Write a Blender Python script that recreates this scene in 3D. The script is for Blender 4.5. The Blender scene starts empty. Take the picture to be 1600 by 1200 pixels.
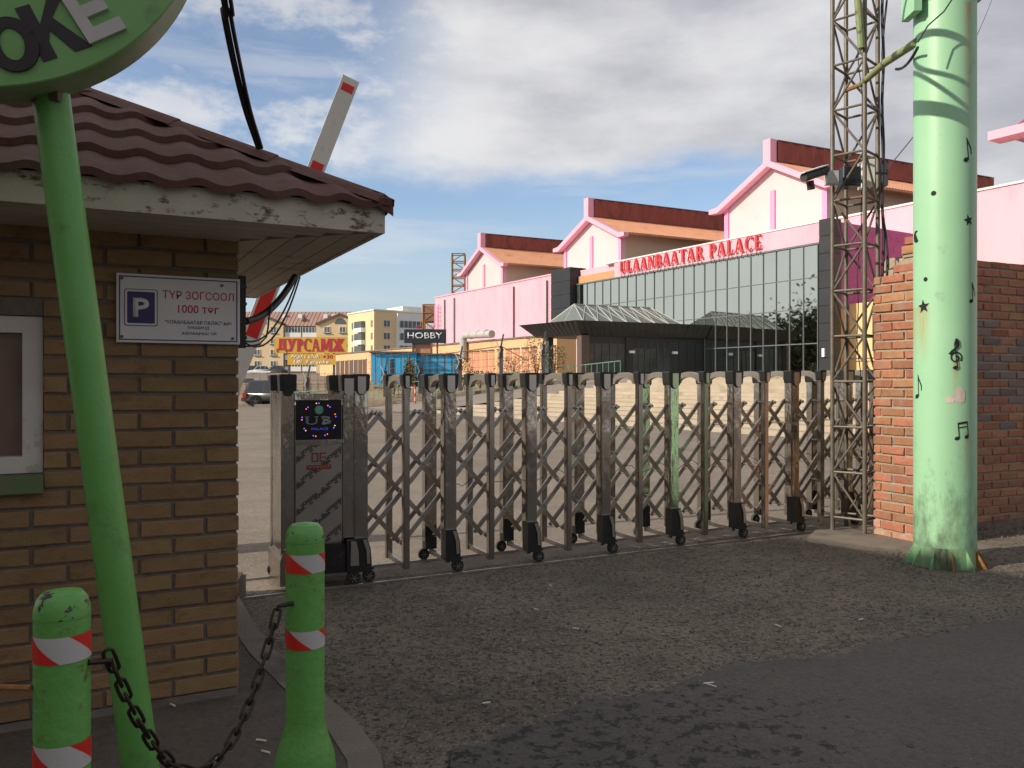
import bpy, bmesh, math, random
from math import sin, cos, pi, radians, tan, atan2, sqrt
from mathutils import Vector, Matrix
random.seed(7)
D = bpy.data
SC = bpy.context.scene
COL = SC.collection

# ------------------------------------------------------------------ camera
F = 1300.0                                   # focal length in pixels of the 1600 px wide photograph
EYE = 1.5
cam = D.cameras.new('camera'); cam.lens = F/1600*36; cam.sensor_width = 36
cam.clip_start = 0.05; cam.clip_end = 3000
co = D.objects.new('camera', cam); COL.objects.link(co)
co.location = (0, 0, EYE); co.rotation_euler = (pi/2, 0, 0)
SC.camera = co
SC.view_settings.view_transform = 'Standard'; SC.view_settings.look = 'None'
SC.view_settings.gamma = 1; SC.view_settings.use_curve_mapping = False
SC.view_settings.exposure = 0.38
try:
    SC.cycles.max_bounces = 8; SC.cycles.transparent_max_bounces = 8
    SC.cycles.use_denoising = True
except Exception: pass

# ------------------------------------------------------------------ light
SUN_EL = radians(28); SUN_AZ = atan2(-0.924, -0.383)      # azimuth clockwise from +Y
Ldir = Vector((sin(SUN_AZ)*cos(SUN_EL), cos(SUN_AZ)*cos(SUN_EL), sin(SUN_EL)))
sun = D.lights.new('sun', 'SUN'); sun.energy = 3.6; sun.angle = radians(0.53); sun.color = (1.0, 0.90, 0.76)
so = D.objects.new('sun', sun); COL.objects.link(so)
so.rotation_euler = (-Ldir).to_track_quat('-Z', 'Y').to_euler(); so.location = (-20, -10, 30)

W = D.worlds.new('World'); SC.world = W; W.use_nodes = True
nt = W.node_tree; nt.nodes.clear()
def WN(t, **k):
    n = nt.nodes.new(t)
    for a, b in k.items(): setattr(n, a, b)
    return n
def WL(a, b): nt.links.new(a, b)
def wmath(op, a, b=None, c=None, clamp=False):
    n = WN('ShaderNodeMath', operation=op); n.use_clamp = clamp
    for i, v in enumerate((a, b, c)):
        if v is None: continue
        if isinstance(v, (int, float)): n.inputs[i].default_value = v
        else: WL(v, n.inputs[i])
    return n.outputs[0]
def wsmooth(v, lo, hi):
    n = WN('ShaderNodeMapRange', interpolation_type='SMOOTHERSTEP')
    WL(v, n.inputs['Value']); n.inputs['From Min'].default_value = lo; n.inputs['From Max'].default_value = hi
    return n.outputs['Result']
sky = WN('ShaderNodeTexSky', sky_type='NISHITA'); sky.sun_disc = False
sky.sun_elevation = SUN_EL; sky.sun_rotation = SUN_AZ; sky.air_density = 1.0; sky.dust_density = 0.8; sky.altitude = 1300
bg1 = WN('ShaderNodeBackground'); bg1.inputs['Strength'].default_value = 0.125
WL(sky.outputs[0], bg1.inputs[0])
tc = WN('ShaderNodeTexCoord'); sep = WN('ShaderNodeSeparateXYZ'); WL(tc.outputs['Generated'], sep.inputs[0])
dx, dy, dz = sep.outputs
def wnoise(scale, detail, rough, off=(0, 0, 0), sc=(1, 1, 1)):
    mp = WN('ShaderNodeMapping'); mp.inputs['Location'].default_value = off; mp.inputs['Scale'].default_value = sc
    WL(tc.outputs['Generated'], mp.inputs[0])
    n = WN('ShaderNodeTexNoise'); n.inputs['Scale'].default_value = scale; n.inputs['Detail'].default_value = detail
    n.inputs['Roughness'].default_value = rough; WL(mp.outputs[0], n.inputs['Vector']); return n.outputs[0]
n1 = wnoise(2.6, 9, 0.55, (3.1, 1.7, 0), (1, 1, 2.2)); n2 = wnoise(7.0, 9, 0.62, (8, 2, 0), (1, 1, 2.0)); n3 = wnoise(3.2, 7, 0.55, (20, 5, 3), (0.8, 1, 2.6))
# bank of cloud: begins about 14 degrees up with a ragged lower edge, lower towards the right
nn = wmath('ADD', wmath('MULTIPLY', wmath('SUBTRACT', n1, 0.5), 0.20), wmath('MULTIPLY', wmath('SUBTRACT', n2, 0.5), 0.09))
lower = wmath('SUBTRACT', wmath('SUBTRACT', 0.252, wmath('MULTIPLY', wmath('MAXIMUM', wmath('SUBTRACT', -0.6, dx), 0), 0.55)), wmath('MULTIPLY', wmath('MAXIMUM', wmath('SUBTRACT', dx, 0.28), 0), 0.55))
bank = wsmooth(wmath('SUBTRACT', wmath('ADD', dz, nn), lower), -0.03, 0.04)
dp = WN('ShaderNodeVectorMath', operation='DOT_PRODUCT'); WL(tc.outputs['Generated'], dp.inputs[0])
dp.inputs[1].default_value = Vector((-0.36, 0.85, 0.41)).normalized()
patch = wsmooth(wmath('ADD', dp.outputs['Value'], wmath('MULTIPLY', wmath('SUBTRACT', n2, 0.5), 0.07)), 0.940, 0.985)
patch = wmath('MULTIPLY', patch, wmath('SUBTRACT', 1.0, wmath('MULTIPLY', wsmooth(n2, 0.42, 0.66), 0.8)))
bank = wmath('MULTIPLY', bank, wmath('SUBTRACT', 1.0, wmath('MULTIPLY', patch, 0.92)))
low = wmath('MULTIPLY', wsmooth(wnoise(3.0, 8, 0.6, (1, 9, 0), (0.7, 0.7, 6.0)), 0.47, 0.70), 0.38)
mask = wmath('MAXIMUM', wmath('MULTIPLY', bank, 0.96), low, clamp=True)
ramp = WN('ShaderNodeMix', data_type='RGBA')
shade = wmath('ADD', wmath('MULTIPLY', n3, 0.9), wmath('ADD', wmath('MULTIPLY', n2, 0.25), wmath('ADD', wmath('MULTIPLY', dx, 0.32), wmath('MULTIPLY', wmath('SUBTRACT', dz, 0.25), 0.35))))
WL(wsmooth(shade, 0.42, 0.90), ramp.inputs[0])
ramp.inputs[6].default_value = (0.86, 0.855, 0.86, 1); ramp.inputs[7].default_value = (0.47, 0.47, 0.52, 1)
bg2 = WN('ShaderNodeBackground'); WL(ramp.outputs[2], bg2.inputs[0]); bg2.inputs['Strength'].default_value = 0.74
# pale air low down
bg3 = WN('ShaderNodeBackground'); bg3.inputs[0].default_value = (0.47, 0.56, 0.61, 1); bg3.inputs['Strength'].default_value = 0.80
mx0 = WN('ShaderNodeMixShader'); hz = wsmooth(dz, 0.30, 0.0)
WL(wmath('MULTIPLY', hz, 0.85), mx0.inputs[0]); WL(bg1.outputs[0], mx0.inputs[1]); WL(bg3.outputs[0], mx0.inputs[2])
mx1 = WN('ShaderNodeMixShader'); WL(mask, mx1.inputs[0]); WL(mx0.outputs[0], mx1.inputs[1]); WL(bg2.outputs[0], mx1.inputs[2])
wo = WN('ShaderNodeOutputWorld'); WL(mx1.outputs[0], wo.inputs[0])

# ------------------------------------------------------------------ materials
def lin(c):
    return tuple(((v/255)/12.92 if v/255 <= 0.04045 else (((v/255)+0.055)/1.055)**2.4) for v in c)
def mat(name, c1, c2=None, scale=6.0, rough=0.6, metal=0.0, bump=0.0, bscale=40.0, dirt=None, dscale=2.0, dlo=0.55, dhi=0.7,
        rnd=0.0, emit=None, estr=1.0, detail=5, stretch=(1, 1, 1), spec=None, rvar=0.0, trans=0.0, coat=0.0):
    m = D.materials.new(name); m.use_nodes = True; t = m.node_tree; b = t.nodes['Principled BSDF']
    def N(k): return t.nodes.new(k)
    c1 = tuple(c1) + (1,); c2 = (tuple(c2) + (1,)) if c2 else tuple(min(1, v*1.25) for v in c1[:3]) + (1,)
    geo = N('ShaderNodeNewGeometry'); mp = N('ShaderNodeMapping'); mp.inputs['Scale'].default_value = stretch
    t.links.new(geo.outputs['Position'], mp.inputs[0])
    n = N('ShaderNodeTexNoise'); n.inputs['Scale'].default_value = scale; n.inputs['Detail'].default_value = detail
    n.inputs['Roughness'].default_value = 0.6; t.links.new(mp.outputs[0], n.inputs['Vector'])
    mr = N('ShaderNodeMapRange'); mr.inputs['From Min'].default_value = 0.3; mr.inputs['From Max'].default_value = 0.7
    t.links.new(n.outputs[0], mr.inputs[0])
    mx = N('ShaderNodeMix'); mx.data_type = 'RGBA'; t.links.new(mr.outputs[0], mx.inputs[0])
    mx.inputs[6].default_value = c1; mx.inputs[7].default_value = c2; out = mx.outputs[2]
    if rnd:
        oi = N('ShaderNodeObjectInfo'); h = N('ShaderNodeHueSaturation')
        r = N('ShaderNodeMapRange'); r.inputs['To Min'].default_value = 1-rnd; r.inputs['To Max'].default_value = 1+rnd
        t.links.new(oi.outputs['Random'], r.inputs[0]); t.links.new(r.outputs[0], h.inputs['Value'])
        r2 = N('ShaderNodeMath'); r2.operation = 'MULTIPLY'; r2.inputs[1].default_value = 7.31
        r3 = N('ShaderNodeMath'); r3.operation = 'FRACT'; t.links.new(oi.outputs['Random'], r2.inputs[0]); t.links.new(r2.outputs[0], r3.inputs[0])
        r4 = N('ShaderNodeMapRange'); r4.inputs['To Min'].default_value = 0.5-0.02*min(1, rnd*3); r4.inputs['To Max'].default_value = 0.5+0.02*min(1, rnd*3)
        t.links.new(r3.outputs[0], r4.inputs[0]); t.links.new(r4.outputs[0], h.inputs['Hue'])
        t.links.new(out, h.inputs['Color']); out = h.outputs[0]
    if dirt:
        dn = N('ShaderNodeTexNoise'); dn.inputs['Scale'].default_value = dscale; dn.inputs['Detail'].default_value = 9
        dn.inputs['Roughness'].default_value = 0.68
        off = N('ShaderNodeVectorMath'); off.inputs[1].default_value = (13.7, 4.1, 7.7); t.links.new(mp.outputs[0], off.inputs[0])
        t.links.new(off.outputs[0], dn.inputs['Vector'])
        dr = N('ShaderNodeMapRange'); dr.inputs['From Min'].default_value = dlo; dr.inputs['From Max'].default_value = dhi
        t.links.new(dn.outputs[0], dr.inputs[0])
        dm = N('ShaderNodeMix'); dm.data_type = 'RGBA'; t.links.new(dr.outputs[0], dm.inputs[0])
        t.links.new(out, dm.inputs[6]); dm.inputs[7].default_value = tuple(dirt) + (1,); out = dm.outputs[2]
    t.links.new(out, b.inputs['Base Color'])
    b.inputs['Roughness'].default_value = rough; b.inputs['Metallic'].default_value = metal
    if rvar:
        rr = N('ShaderNodeMapRange'); rr.inputs['To Min'].default_value = max(0, rough-rvar); rr.inputs['To Max'].default_value = rough+rvar
        t.links.new(mr.outputs[0], rr.inputs[0]); t.links.new(rr.outputs[0], b.inputs['Roughness'])
    if spec is not None: b.inputs['Specular IOR Level'].default_value = spec
    if trans: b.inputs['Transmission Weight'].default_value = trans
    if coat: b.inputs['Coat Weight'].default_value = coat
    if bump:
        bn = N('ShaderNodeTexNoise'); bn.inputs['Scale'].default_value = bscale; bn.inputs['Detail'].default_value = 6
        t.links.new(mp.outputs[0], bn.inputs['Vector'])
        bp = N('ShaderNodeBump'); bp.inputs['Strength'].default_value = min(1, bump); bp.inputs['Distance'].default_value = 0.4/bscale
        t.links.new(bn.outputs[0], bp.inputs['Height']); t.links.new(bp.outputs[0], b.inputs['Normal'])
    if emit:
        b.inputs['Emission Color'].default_value = tuple(emit) + (1,); b.inputs['Emission Strength'].default_value = estr
    return m

M = {}
M['lime'] = mat('lime_paint', (0.115, 0.35, 0.072), (0.13, 0.39, 0.085), 9, 0.38, bump=0.25, bscale=60, dirt=(0.085, 0.10, 0.035), dscale=7, dlo=0.56, dhi=0.82)
M['lime_chip'] = mat('lime_paint_chipped', (0.115, 0.35, 0.072), (0.13, 0.39, 0.085), 9, 0.4, bump=0.3, bscale=60, dirt=(0.03, 0.018, 0.014), dscale=24, dlo=0.585, dhi=0.60)
M['lime_rust'] = mat('lime_paint_rusty', (0.115, 0.35, 0.072), (0.13, 0.39, 0.085), 9, 0.45, bump=0.4, bscale=50, dirt=(0.14, 0.06, 0.02), dscale=14, dlo=0.58, dhi=0.70)
M['mint'] = mat('mint_paint', (0.30, 0.56, 0.33), (0.33, 0.60, 0.36), 1.2, 0.42, bump=0.15, bscale=18, dirt=(0.26, 0.36, 0.24), dscale=3, dlo=0.62, dhi=0.8)
def grime(m, z_hi=1.1, col=(0.07, 0.075, 0.045)):
    t = m.node_tree; b = t.nodes['Principled BSDF']; src = b.inputs['Base Color'].links[0].from_socket; N = t.nodes.new; L_ = t.links.new
    g = N('ShaderNodeNewGeometry'); s_ = N('ShaderNodeSeparateXYZ'); L_(g.outputs['Position'], s_.inputs[0])
    mp = N('ShaderNodeMapping'); mp.inputs['Scale'].default_value = (1, 1, 0.45); L_(g.outputs['Position'], mp.inputs[0])
    n = N('ShaderNodeTexNoise'); n.inputs['Scale'].default_value = 9; n.inputs['Detail'].default_value = 9; n.inputs['Roughness'].default_value = 0.7; L_(mp.outputs[0], n.inputs['Vector'])
    h = N('ShaderNodeMapRange'); L_(s_.outputs[2], h.inputs[0]); h.inputs[1].default_value = z_hi; h.inputs[2].default_value = 0.0; h.inputs[3].default_value = 0.0; h.inputs[4].default_value = 0.34
    a = N('ShaderNodeMath'); a.operation = 'ADD'; L_(n.outputs[0], a.inputs[0]); L_(h.outputs[0], a.inputs[1])
    r = N('ShaderNodeMapRange'); L_(a.outputs[0], r.inputs[0]); r.inputs[1].default_value = 0.62; r.inputs[2].default_value = 0.95; r.inputs[4].default_value = 0.9
    x = N('ShaderNodeMix'); x.data_type = 'RGBA'; L_(r.outputs[0], x.inputs[0]); L_(src, x.inputs[6]); x.inputs[7].default_value = col + (1,); L_(x.outputs[2], b.inputs['Base Color'])
M['mintshaft'] = mat('mint_paint_column', (0.30, 0.56, 0.33), (0.34, 0.60, 0.37), 2.2, 0.45, bump=0.05, bscale=50, dirt=(0.22, 0.33, 0.22), dscale=4, dlo=0.62, dhi=0.8); grime(M['mintshaft'])
M['mint_dirty'] = mat('mint_paint_grimy', (0.30, 0.56, 0.30), (0.16, 0.24, 0.12), 7, 0.55, bump=0.3, bscale=30, dirt=(0.06, 0.05, 0.035), dscale=6, dlo=0.5, dhi=0.68, stretch=(1, 1, 0.35))
M['black'] = mat('black_cutout', (0.008, 0.008, 0.009), rough=0.8)
M['rust'] = mat('rust', (0.22, 0.09, 0.03), (0.35, 0.17, 0.06), 30, 0.85, bump=0.4, bscale=90)
M['brickA'] = mat('buff_brick', (0.235, 0.148, 0.068), (0.30, 0.192, 0.092), 14, 0.85, bump=0.7, bscale=90, rnd=0.14, dirt=(0.11, 0.05, 0.026), dscale=5, dlo=0.56, dhi=0.76, stretch=(1, 1, 2))
M['mortarA'] = mat('grey_mortar', (0.15, 0.125, 0.10), (0.21, 0.18, 0.145), 25, 0.95, bump=0.7, bscale=120)
M['brickR'] = mat('red_brick', (0.30, 0.118, 0.062), (0.40, 0.175, 0.095), 16, 0.9, bump=0.9, bscale=70, rnd=0.22, dirt=(0.27, 0.20, 0.15), dscale=9, dlo=0.50, dhi=0.68)
M['brickP'] = mat('whitewashed_brick', (0.50, 0.34, 0.26), (0.42, 0.17, 0.10), 16, 0.9, bump=0.9, bscale=70, rnd=0.15)
M['brickG'] = mat('grey_smeared_brick', (0.17, 0.165, 0.165), (0.24, 0.14, 0.10), 7, 0.9, bump=0.9, bscale=70, rnd=0.2)
M['mortarR'] = mat('lime_mortar', (0.30, 0.235, 0.17), (0.42, 0.34, 0.25), 20, 0.95, bump=1.0, bscale=50)
M['roof'] = mat('maroon_granule_sheet', (0.098, 0.040, 0.031), (0.135, 0.058, 0.045), 40, 0.9, bump=0.5, bscale=300, dirt=(0.15, 0.095, 0.075), dscale=3, dlo=0.5, dhi=0.75)
M['fascia'] = mat('peeling_cream_paint', (0.50, 0.45, 0.35), (0.60, 0.55, 0.44), 5, 0.7, bump=0.4, bscale=70, dirt=(0.13, 0.095, 0.065), dscale=13, dlo=0.54, dhi=0.63, stretch=(1, 1, 1.8))
M['soffit'] = mat('cream_soffit_board', (0.50, 0.44, 0.35), (0.57, 0.51, 0.41), 3, 0.7, bump=0.3, bscale=50, rnd=0.08, dirt=(0.16, 0.11, 0.075), dscale=4, dlo=0.56, dhi=0.75)
M['whitep'] = mat('white_frame', (0.62, 0.58, 0.53), (0.70, 0.66, 0.60), 5, 0.5, dirt=(0.28, 0.25, 0.19), dscale=7, dlo=0.55, dhi=0.75)
M['winglass'] = mat('curtained_glass', (0.16, 0.10, 0.08), (0.22, 0.14, 0.11), 3, 0.08, coat=1.0)
M['signw'] = mat('sign_white', (0.70, 0.69, 0.66), (0.78, 0.77, 0.74), 6, 0.35, dirt=(0.42, 0.38, 0.33), dscale=5, dlo=0.6, dhi=0.8)
M['navy'] = mat('sign_navy', (0.030, 0.020, 0.12), (0.035, 0.025, 0.14), 6, 0.4)
M['red'] = mat('sign_red', (0.62, 0.035, 0.05), (0.56, 0.03, 0.045), 6, 0.45)
M['bolt'] = mat('dull_bolt', (0.14, 0.12, 0.10), (0.2, 0.17, 0.13), 60, 0.5, metal=0.8)
M['steel'] = mat('stainless_steel', (0.50, 0.46, 0.41), (0.40, 0.365, 0.32), 2.2, 0.20, metal=1.0, bump=0.10, bscale=12, rvar=0.09, stretch=(1, 1, 0.3))
M['steelm'] = mat('polished_stainless', (0.60, 0.57, 0.52), (0.50, 0.47, 0.42), 1.5, 0.10, metal=1.0, bump=0.22, bscale=5, rvar=0.05, stretch=(1, 1, 0.4), dirt=(0.3, 0.27, 0.23), dscale=4, dlo=0.62, dhi=0.9)
M['bar'] = mat('dull_steel_bar', (0.46, 0.41, 0.35), (0.35, 0.31, 0.26), 14, 0.36, metal=0.8, rvar=0.1, bump=0.15, bscale=60)
M['blackpl'] = mat('black_plastic', (0.012, 0.012, 0.012), (0.022, 0.022, 0.021), 10, 0.38, dirt=(0.07, 0.06, 0.05), dscale=9, dlo=0.58, dhi=0.8)
M['chromecap'] = mat('smoked_chrome', (0.52, 0.49, 0.43), (0.60, 0.56, 0.50), 3, 0.28, metal=1.0)
M['rubber'] = mat('rubber', (0.02, 0.019, 0.018), (0.05, 0.045, 0.04), 30, 0.8)
M['screen'] = mat('led_panel', (0.006, 0.006, 0.010), (0.008, 0.008, 0.014), 6, 0.25)
M['ledr'] = mat('led_red', (0.5, 0.05, 0.02), emit=(1, 0.10, 0.06), estr=2.2)
M['ledb'] = mat('led_blue', (0.03, 0.03, 0.5), emit=(0.08, 0.08, 1), estr=2.6)
M['ledo'] = mat('led_amber', (0.5, 0.2, 0.03), emit=(1, 0.42, 0.10), estr=1.6)
M['dimblue'] = mat('dim_blue_letters', (0.03, 0.03, 0.22), emit=(0.05, 0.05, 0.5), estr=0.5)
M['greyletter'] = mat('grey_letters', (0.22, 0.24, 0.26))
M['greenlogo'] = mat('green_emblem', (0.08, 0.36, 0.24), (0.12, 0.45, 0.32), 60)
M['sheet'] = mat('printed_sheet', (0.30, 0.27, 0.235), (0.35, 0.315, 0.275), 5, 0.35, metal=0.3)
M['sheetink'] = mat('sheet_ink', (0.014, 0.013, 0.013), rough=0.45)
M['logored'] = mat('logo_red', (0.28, 0.035, 0.025), (0.22, 0.03, 0.02), 20)
M['logoor'] = mat('logo_orange', (0.34, 0.15, 0.08))
M['bandw'] = mat('reflective_white', (0.50, 0.49, 0.47), (0.56, 0.55, 0.53), 9, 0.4, dirt=(0.3, 0.27, 0.24), dscale=8, dlo=0.6, dhi=0.8)
M['bandr'] = mat('reflective_red', (0.60, 0.025, 0.018), (0.68, 0.03, 0.022), 9, 0.4)
M['chain'] = mat('dark_iron', (0.035, 0.03, 0.027), (0.07, 0.05, 0.035), 50, 0.5, metal=0.75, bump=0.4, bscale=150)
M['cable'] = mat('black_cable', (0.015, 0.015, 0.016), (0.03, 0.03, 0.032), 20, 0.55)
M['towers'] = mat('weathered_mast_steel', (0.115, 0.10, 0.078), (0.18, 0.155, 0.12), 12, 0.55, metal=0.35, bump=0.3, bscale=90, dirt=(0.13, 0.065, 0.035), dscale=6, dlo=0.56, dhi=0.72)
M['court'] = mat('courtyard_asphalt', (0.235, 0.20, 0.162), (0.28, 0.24, 0.20), 0.5, 0.9, bump=0.8, bscale=28, dirt=(0.17, 0.145, 0.12), dscale=0.25, dlo=0.55, dhi=0.7)
M['step'] = mat('pale_stone_step', (0.36, 0.295, 0.215), (0.44, 0.37, 0.28), 1.2, 0.85, bump=0.4, bscale=8, rnd=0.06, dirt=(0.25, 0.19, 0.13), dscale=1.1, dlo=0.55, dhi=0.72)
M['concrete'] = mat('dusty_concrete', (0.17, 0.142, 0.115), (0.22, 0.19, 0.155), 3, 0.92, bump=0.7, bscale=60, dirt=(0.075, 0.06, 0.05), dscale=2, dlo=0.5, dhi=0.7)
M['pink'] = mat('pink_render', (0.74, 0.41, 0.48), (0.77, 0.45, 0.515), 0.25, 0.8, dirt=(0.66, 0.34, 0.42), dscale=0.5, dlo=0.50, dhi=0.72, stretch=(1, 1, 0.35))
M['pinkd'] = mat('strong_pink_trim', (0.74, 0.31, 0.50), (0.77, 0.34, 0.53), 0.5, 0.75)
M['pinkt'] = mat('pink_trim', (0.78, 0.40, 0.49), (0.80, 0.42, 0.52), 0.5, 0.75)
M['cream'] = mat('cream_render', (0.70, 0.52, 0.51), (0.73, 0.56, 0.545), 0.4, 0.85, dirt=(0.66, 0.47, 0.42), dscale=0.5, dlo=0.6, dhi=0.72)
M['beige'] = mat('beige_render', (0.56, 0.47, 0.32), (0.60, 0.50, 0.35), 0.4, 0.85)
M['brown'] = mat('oxblood_corrugated_sheet', (0.25, 0.055, 0.038), (0.31, 0.075, 0.05), 1.5, 0.65, dirt=(0.16, 0.035, 0.027), dscale=1.0, dlo=0.5, dhi=0.7, stretch=(1, 1, 0.4))
M['orange'] = mat('orange_roof_sheet', (0.60, 0.27, 0.15), (0.66, 0.33, 0.19), 0.7, 0.6, dirt=(0.40, 0.16, 0.09), dscale=0.8, dlo=0.55, dhi=0.75)
M['magenta'] = mat('shaded_magenta_brick', (0.34, 0.085, 0.22), (0.42, 0.115, 0.28), 2.5, 0.85, bump=0.6, bscale=8)  # darker than the pink render: the return wall's shade is in this colour
M['annex'] = mat('apricot_render', (0.68, 0.40, 0.205), (0.73, 0.46, 0.25), 0.5, 0.85, dirt=(0.55, 0.31, 0.17), dscale=0.7, dlo=0.55, dhi=0.75)
M['annexb'] = mat('bricked_up_opening', (0.50, 0.235, 0.14), (0.58, 0.30, 0.18), 3, 0.9, bump=0.5, bscale=9, stretch=(1, 1, 3))
M['darkclad'] = mat('black_cladding', (0.012, 0.013, 0.016), (0.018, 0.020, 0.024), 1.0, 0.5, rnd=0.2)
M['darkcanopy'] = mat('charcoal_canopy_sheet', (0.018, 0.018, 0.020), (0.026, 0.026, 0.028), 0.7, 0.45)
M['mirror'] = mat('coated_glass', (0.56, 0.60, 0.54), (0.60, 0.64, 0.58), 0.3, 0.02, metal=1.0)
M['mullion'] = mat('dark_mullion', (0.12, 0.13, 0.13), rough=0.4)
M['darkglass'] = mat('dark_glass', (0.035, 0.042, 0.040), (0.085, 0.095, 0.09), 1.3, 0.32, spec=0.25)
M['skylight'] = mat('cloudy_skylight_glass', (0.33, 0.37, 0.34), (0.26, 0.29, 0.27), 0.8, 0.15, trans=0.5)
M['skyframe'] = mat('pale_skylight_frame', (0.42, 0.44, 0.41), rough=0.5)
M['letter'] = mat('red_channel_letter', (0.72, 0.05, 0.055), (0.66, 0.045, 0.05), 1, 0.5)
M['obrick'] = mat('orange_brick', (0.52, 0.27, 0.13), (0.60, 0.34, 0.17), 3, 0.9, bump=0.6, bscale=10, stretch=(1, 1, 3))
M['yellowr'] = mat('yellow_render', (0.78, 0.54, 0.24), (0.80, 0.58, 0.28), 0.5, 0.85)
M['apt'] = mat('sand_apartment_render', (0.66, 0.50, 0.30), (0.70, 0.54, 0.34), 0.1, 0.9)
M['apt2'] = mat('yellow_apartment_render', (0.74, 0.56, 0.32), (0.77, 0.59, 0.36), 0.1, 0.9)
M['aptroof'] = mat('faded_brown_roof_sheet', (0.34, 0.20, 0.16), (0.40, 0.24, 0.19), 0.15, 0.7, dirt=(0.30, 0.22, 0.20), dscale=0.2, dlo=0.55, dhi=0.7)
M['aptwin'] = mat('far_window_glass', (0.08, 0.10, 0.11), (0.12, 0.14, 0.15), 0.4, 0.2)
M['white'] = mat('white_paint', (0.72, 0.72, 0.70), (0.78, 0.78, 0.76), 1, 0.5)
M['trim'] = mat('dark_trim', (0.10, 0.07, 0.055), rough=0.7)
M['bluep'] = mat('bright_blue_sheet', (0.02, 0.36, 0.66), (0.03, 0.40, 0.72), 1, 0.5, dirt=(0.02, 0.22, 0.42), dscale=1.2, dlo=0.55, dhi=0.75)
M['signy'] = mat('mustard_board', (0.62, 0.36, 0.05), (0.68, 0.41, 0.06), 1.5, 0.5)
M['signr'] = mat('crimson_letters', (0.45, 0.02, 0.06), (0.5, 0.03, 0.07), 3, 0.5)
M['hobby'] = mat('black_signboard', (0.02, 0.025, 0.032), rough=0.4)
M['earth'] = mat('dry_earth_bank', (0.24, 0.16, 0.10), (0.33, 0.24, 0.15), 0.8, 0.95, bump=0.8, bscale=5, dirt=(0.17, 0.15, 0.08), dscale=0.9, dlo=0.5, dhi=0.65)
M['earth2'] = mat('upper_lot_ground', (0.28, 0.22, 0.17), (0.34, 0.28, 0.21), 0.3, 0.95)
M['leaf'] = mat('dusty_green_leaf', (0.055, 0.075, 0.028), (0.11, 0.12, 0.05), 3, 0.7, rnd=0.15)
M['leafdry'] = mat('dry_straw_leaf', (0.13, 0.105, 0.055), (0.19, 0.155, 0.085), 3, 0.8)
M['spruce'] = mat('spruce_needles', (0.035, 0.06, 0.035), (0.06, 0.09, 0.05), 3, 0.8)
M['twig'] = mat('twig_bark', (0.10, 0.07, 0.05), (0.15, 0.11, 0.08), 20, 0.9)
M['greenfence'] = mat('faded_green_railing', (0.12, 0.27, 0.18), (0.16, 0.33, 0.22), 3, 0.6)
M['postg'] = mat('dark_grey_post', (0.055, 0.058, 0.062), (0.08, 0.083, 0.088), 4, 0.6)
M['postl'] = mat('pale_grey_arm', (0.42, 0.41, 0.39), (0.5, 0.49, 0.46), 4, 0.6)
M['tyre'] = mat('tyre', (0.018, 0.018, 0.018), rough=0.8)
M['rim'] = mat('alloy_rim', (0.55, 0.55, 0.55), rough=0.25, metal=0.9)
M['taill'] = mat('tail_light', (0.6, 0.02, 0.02), rough=0.2, coat=1)
M['carglass'] = mat('car_glass', (0.02, 0.022, 0.024), rough=0.05, coat=1)
M['barrw'] = mat('barrier_white', (0.62, 0.60, 0.55), (0.68, 0.66, 0.60), 3, 0.45, dirt=(0.4, 0.36, 0.3), dscale=5, dlo=0.6, dhi=0.8)
M['ac'] = mat('air_conditioner_white', (0.68, 0.69, 0.62), rough=0.5)
M['stone'] = mat('loose_stone', (0.03, 0.027, 0.025), (0.20, 0.175, 0.14), 70, 0.9)
M['butt'] = mat('cigarette_paper', (0.72, 0.68, 0.6), rough=0.8)
M['wallbldg'] = mat('street_building_render', (0.48, 0.42, 0.34), (0.54, 0.47, 0.39), 0.3, 0.9)
M['signg'] = mat('sign_green', (0.17, 0.39, 0.115), (0.19, 0.43, 0.13), 3, 0.4, dirt=(0.10, 0.13, 0.06), dscale=4, dlo=0.6, dhi=0.8)
M['signrim'] = mat('sign_rim_green', (0.11, 0.26, 0.075), (0.30, 0.36, 0.24), 3, 0.5)
M['lblack'] = mat('black_letter', (0.012, 0.008, 0.010), (0.02, 0.012, 0.014), 10, 0.45)
M['lwhite'] = mat('grey_white_letter', (0.48, 0.47, 0.44), (0.55, 0.53, 0.50), 10, 0.5, dirt=(0.28, 0.15, 0.09), dscale=9, dlo=0.58, dhi=0.75)
M['pipeold'] = mat('flaking_green_pipe', (0.20, 0.30, 0.14), (0.28, 0.26, 0.10), 8, 0.6, dirt=(0.08, 0.07, 0.05), dscale=12, dlo=0.55, dhi=0.65)

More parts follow.
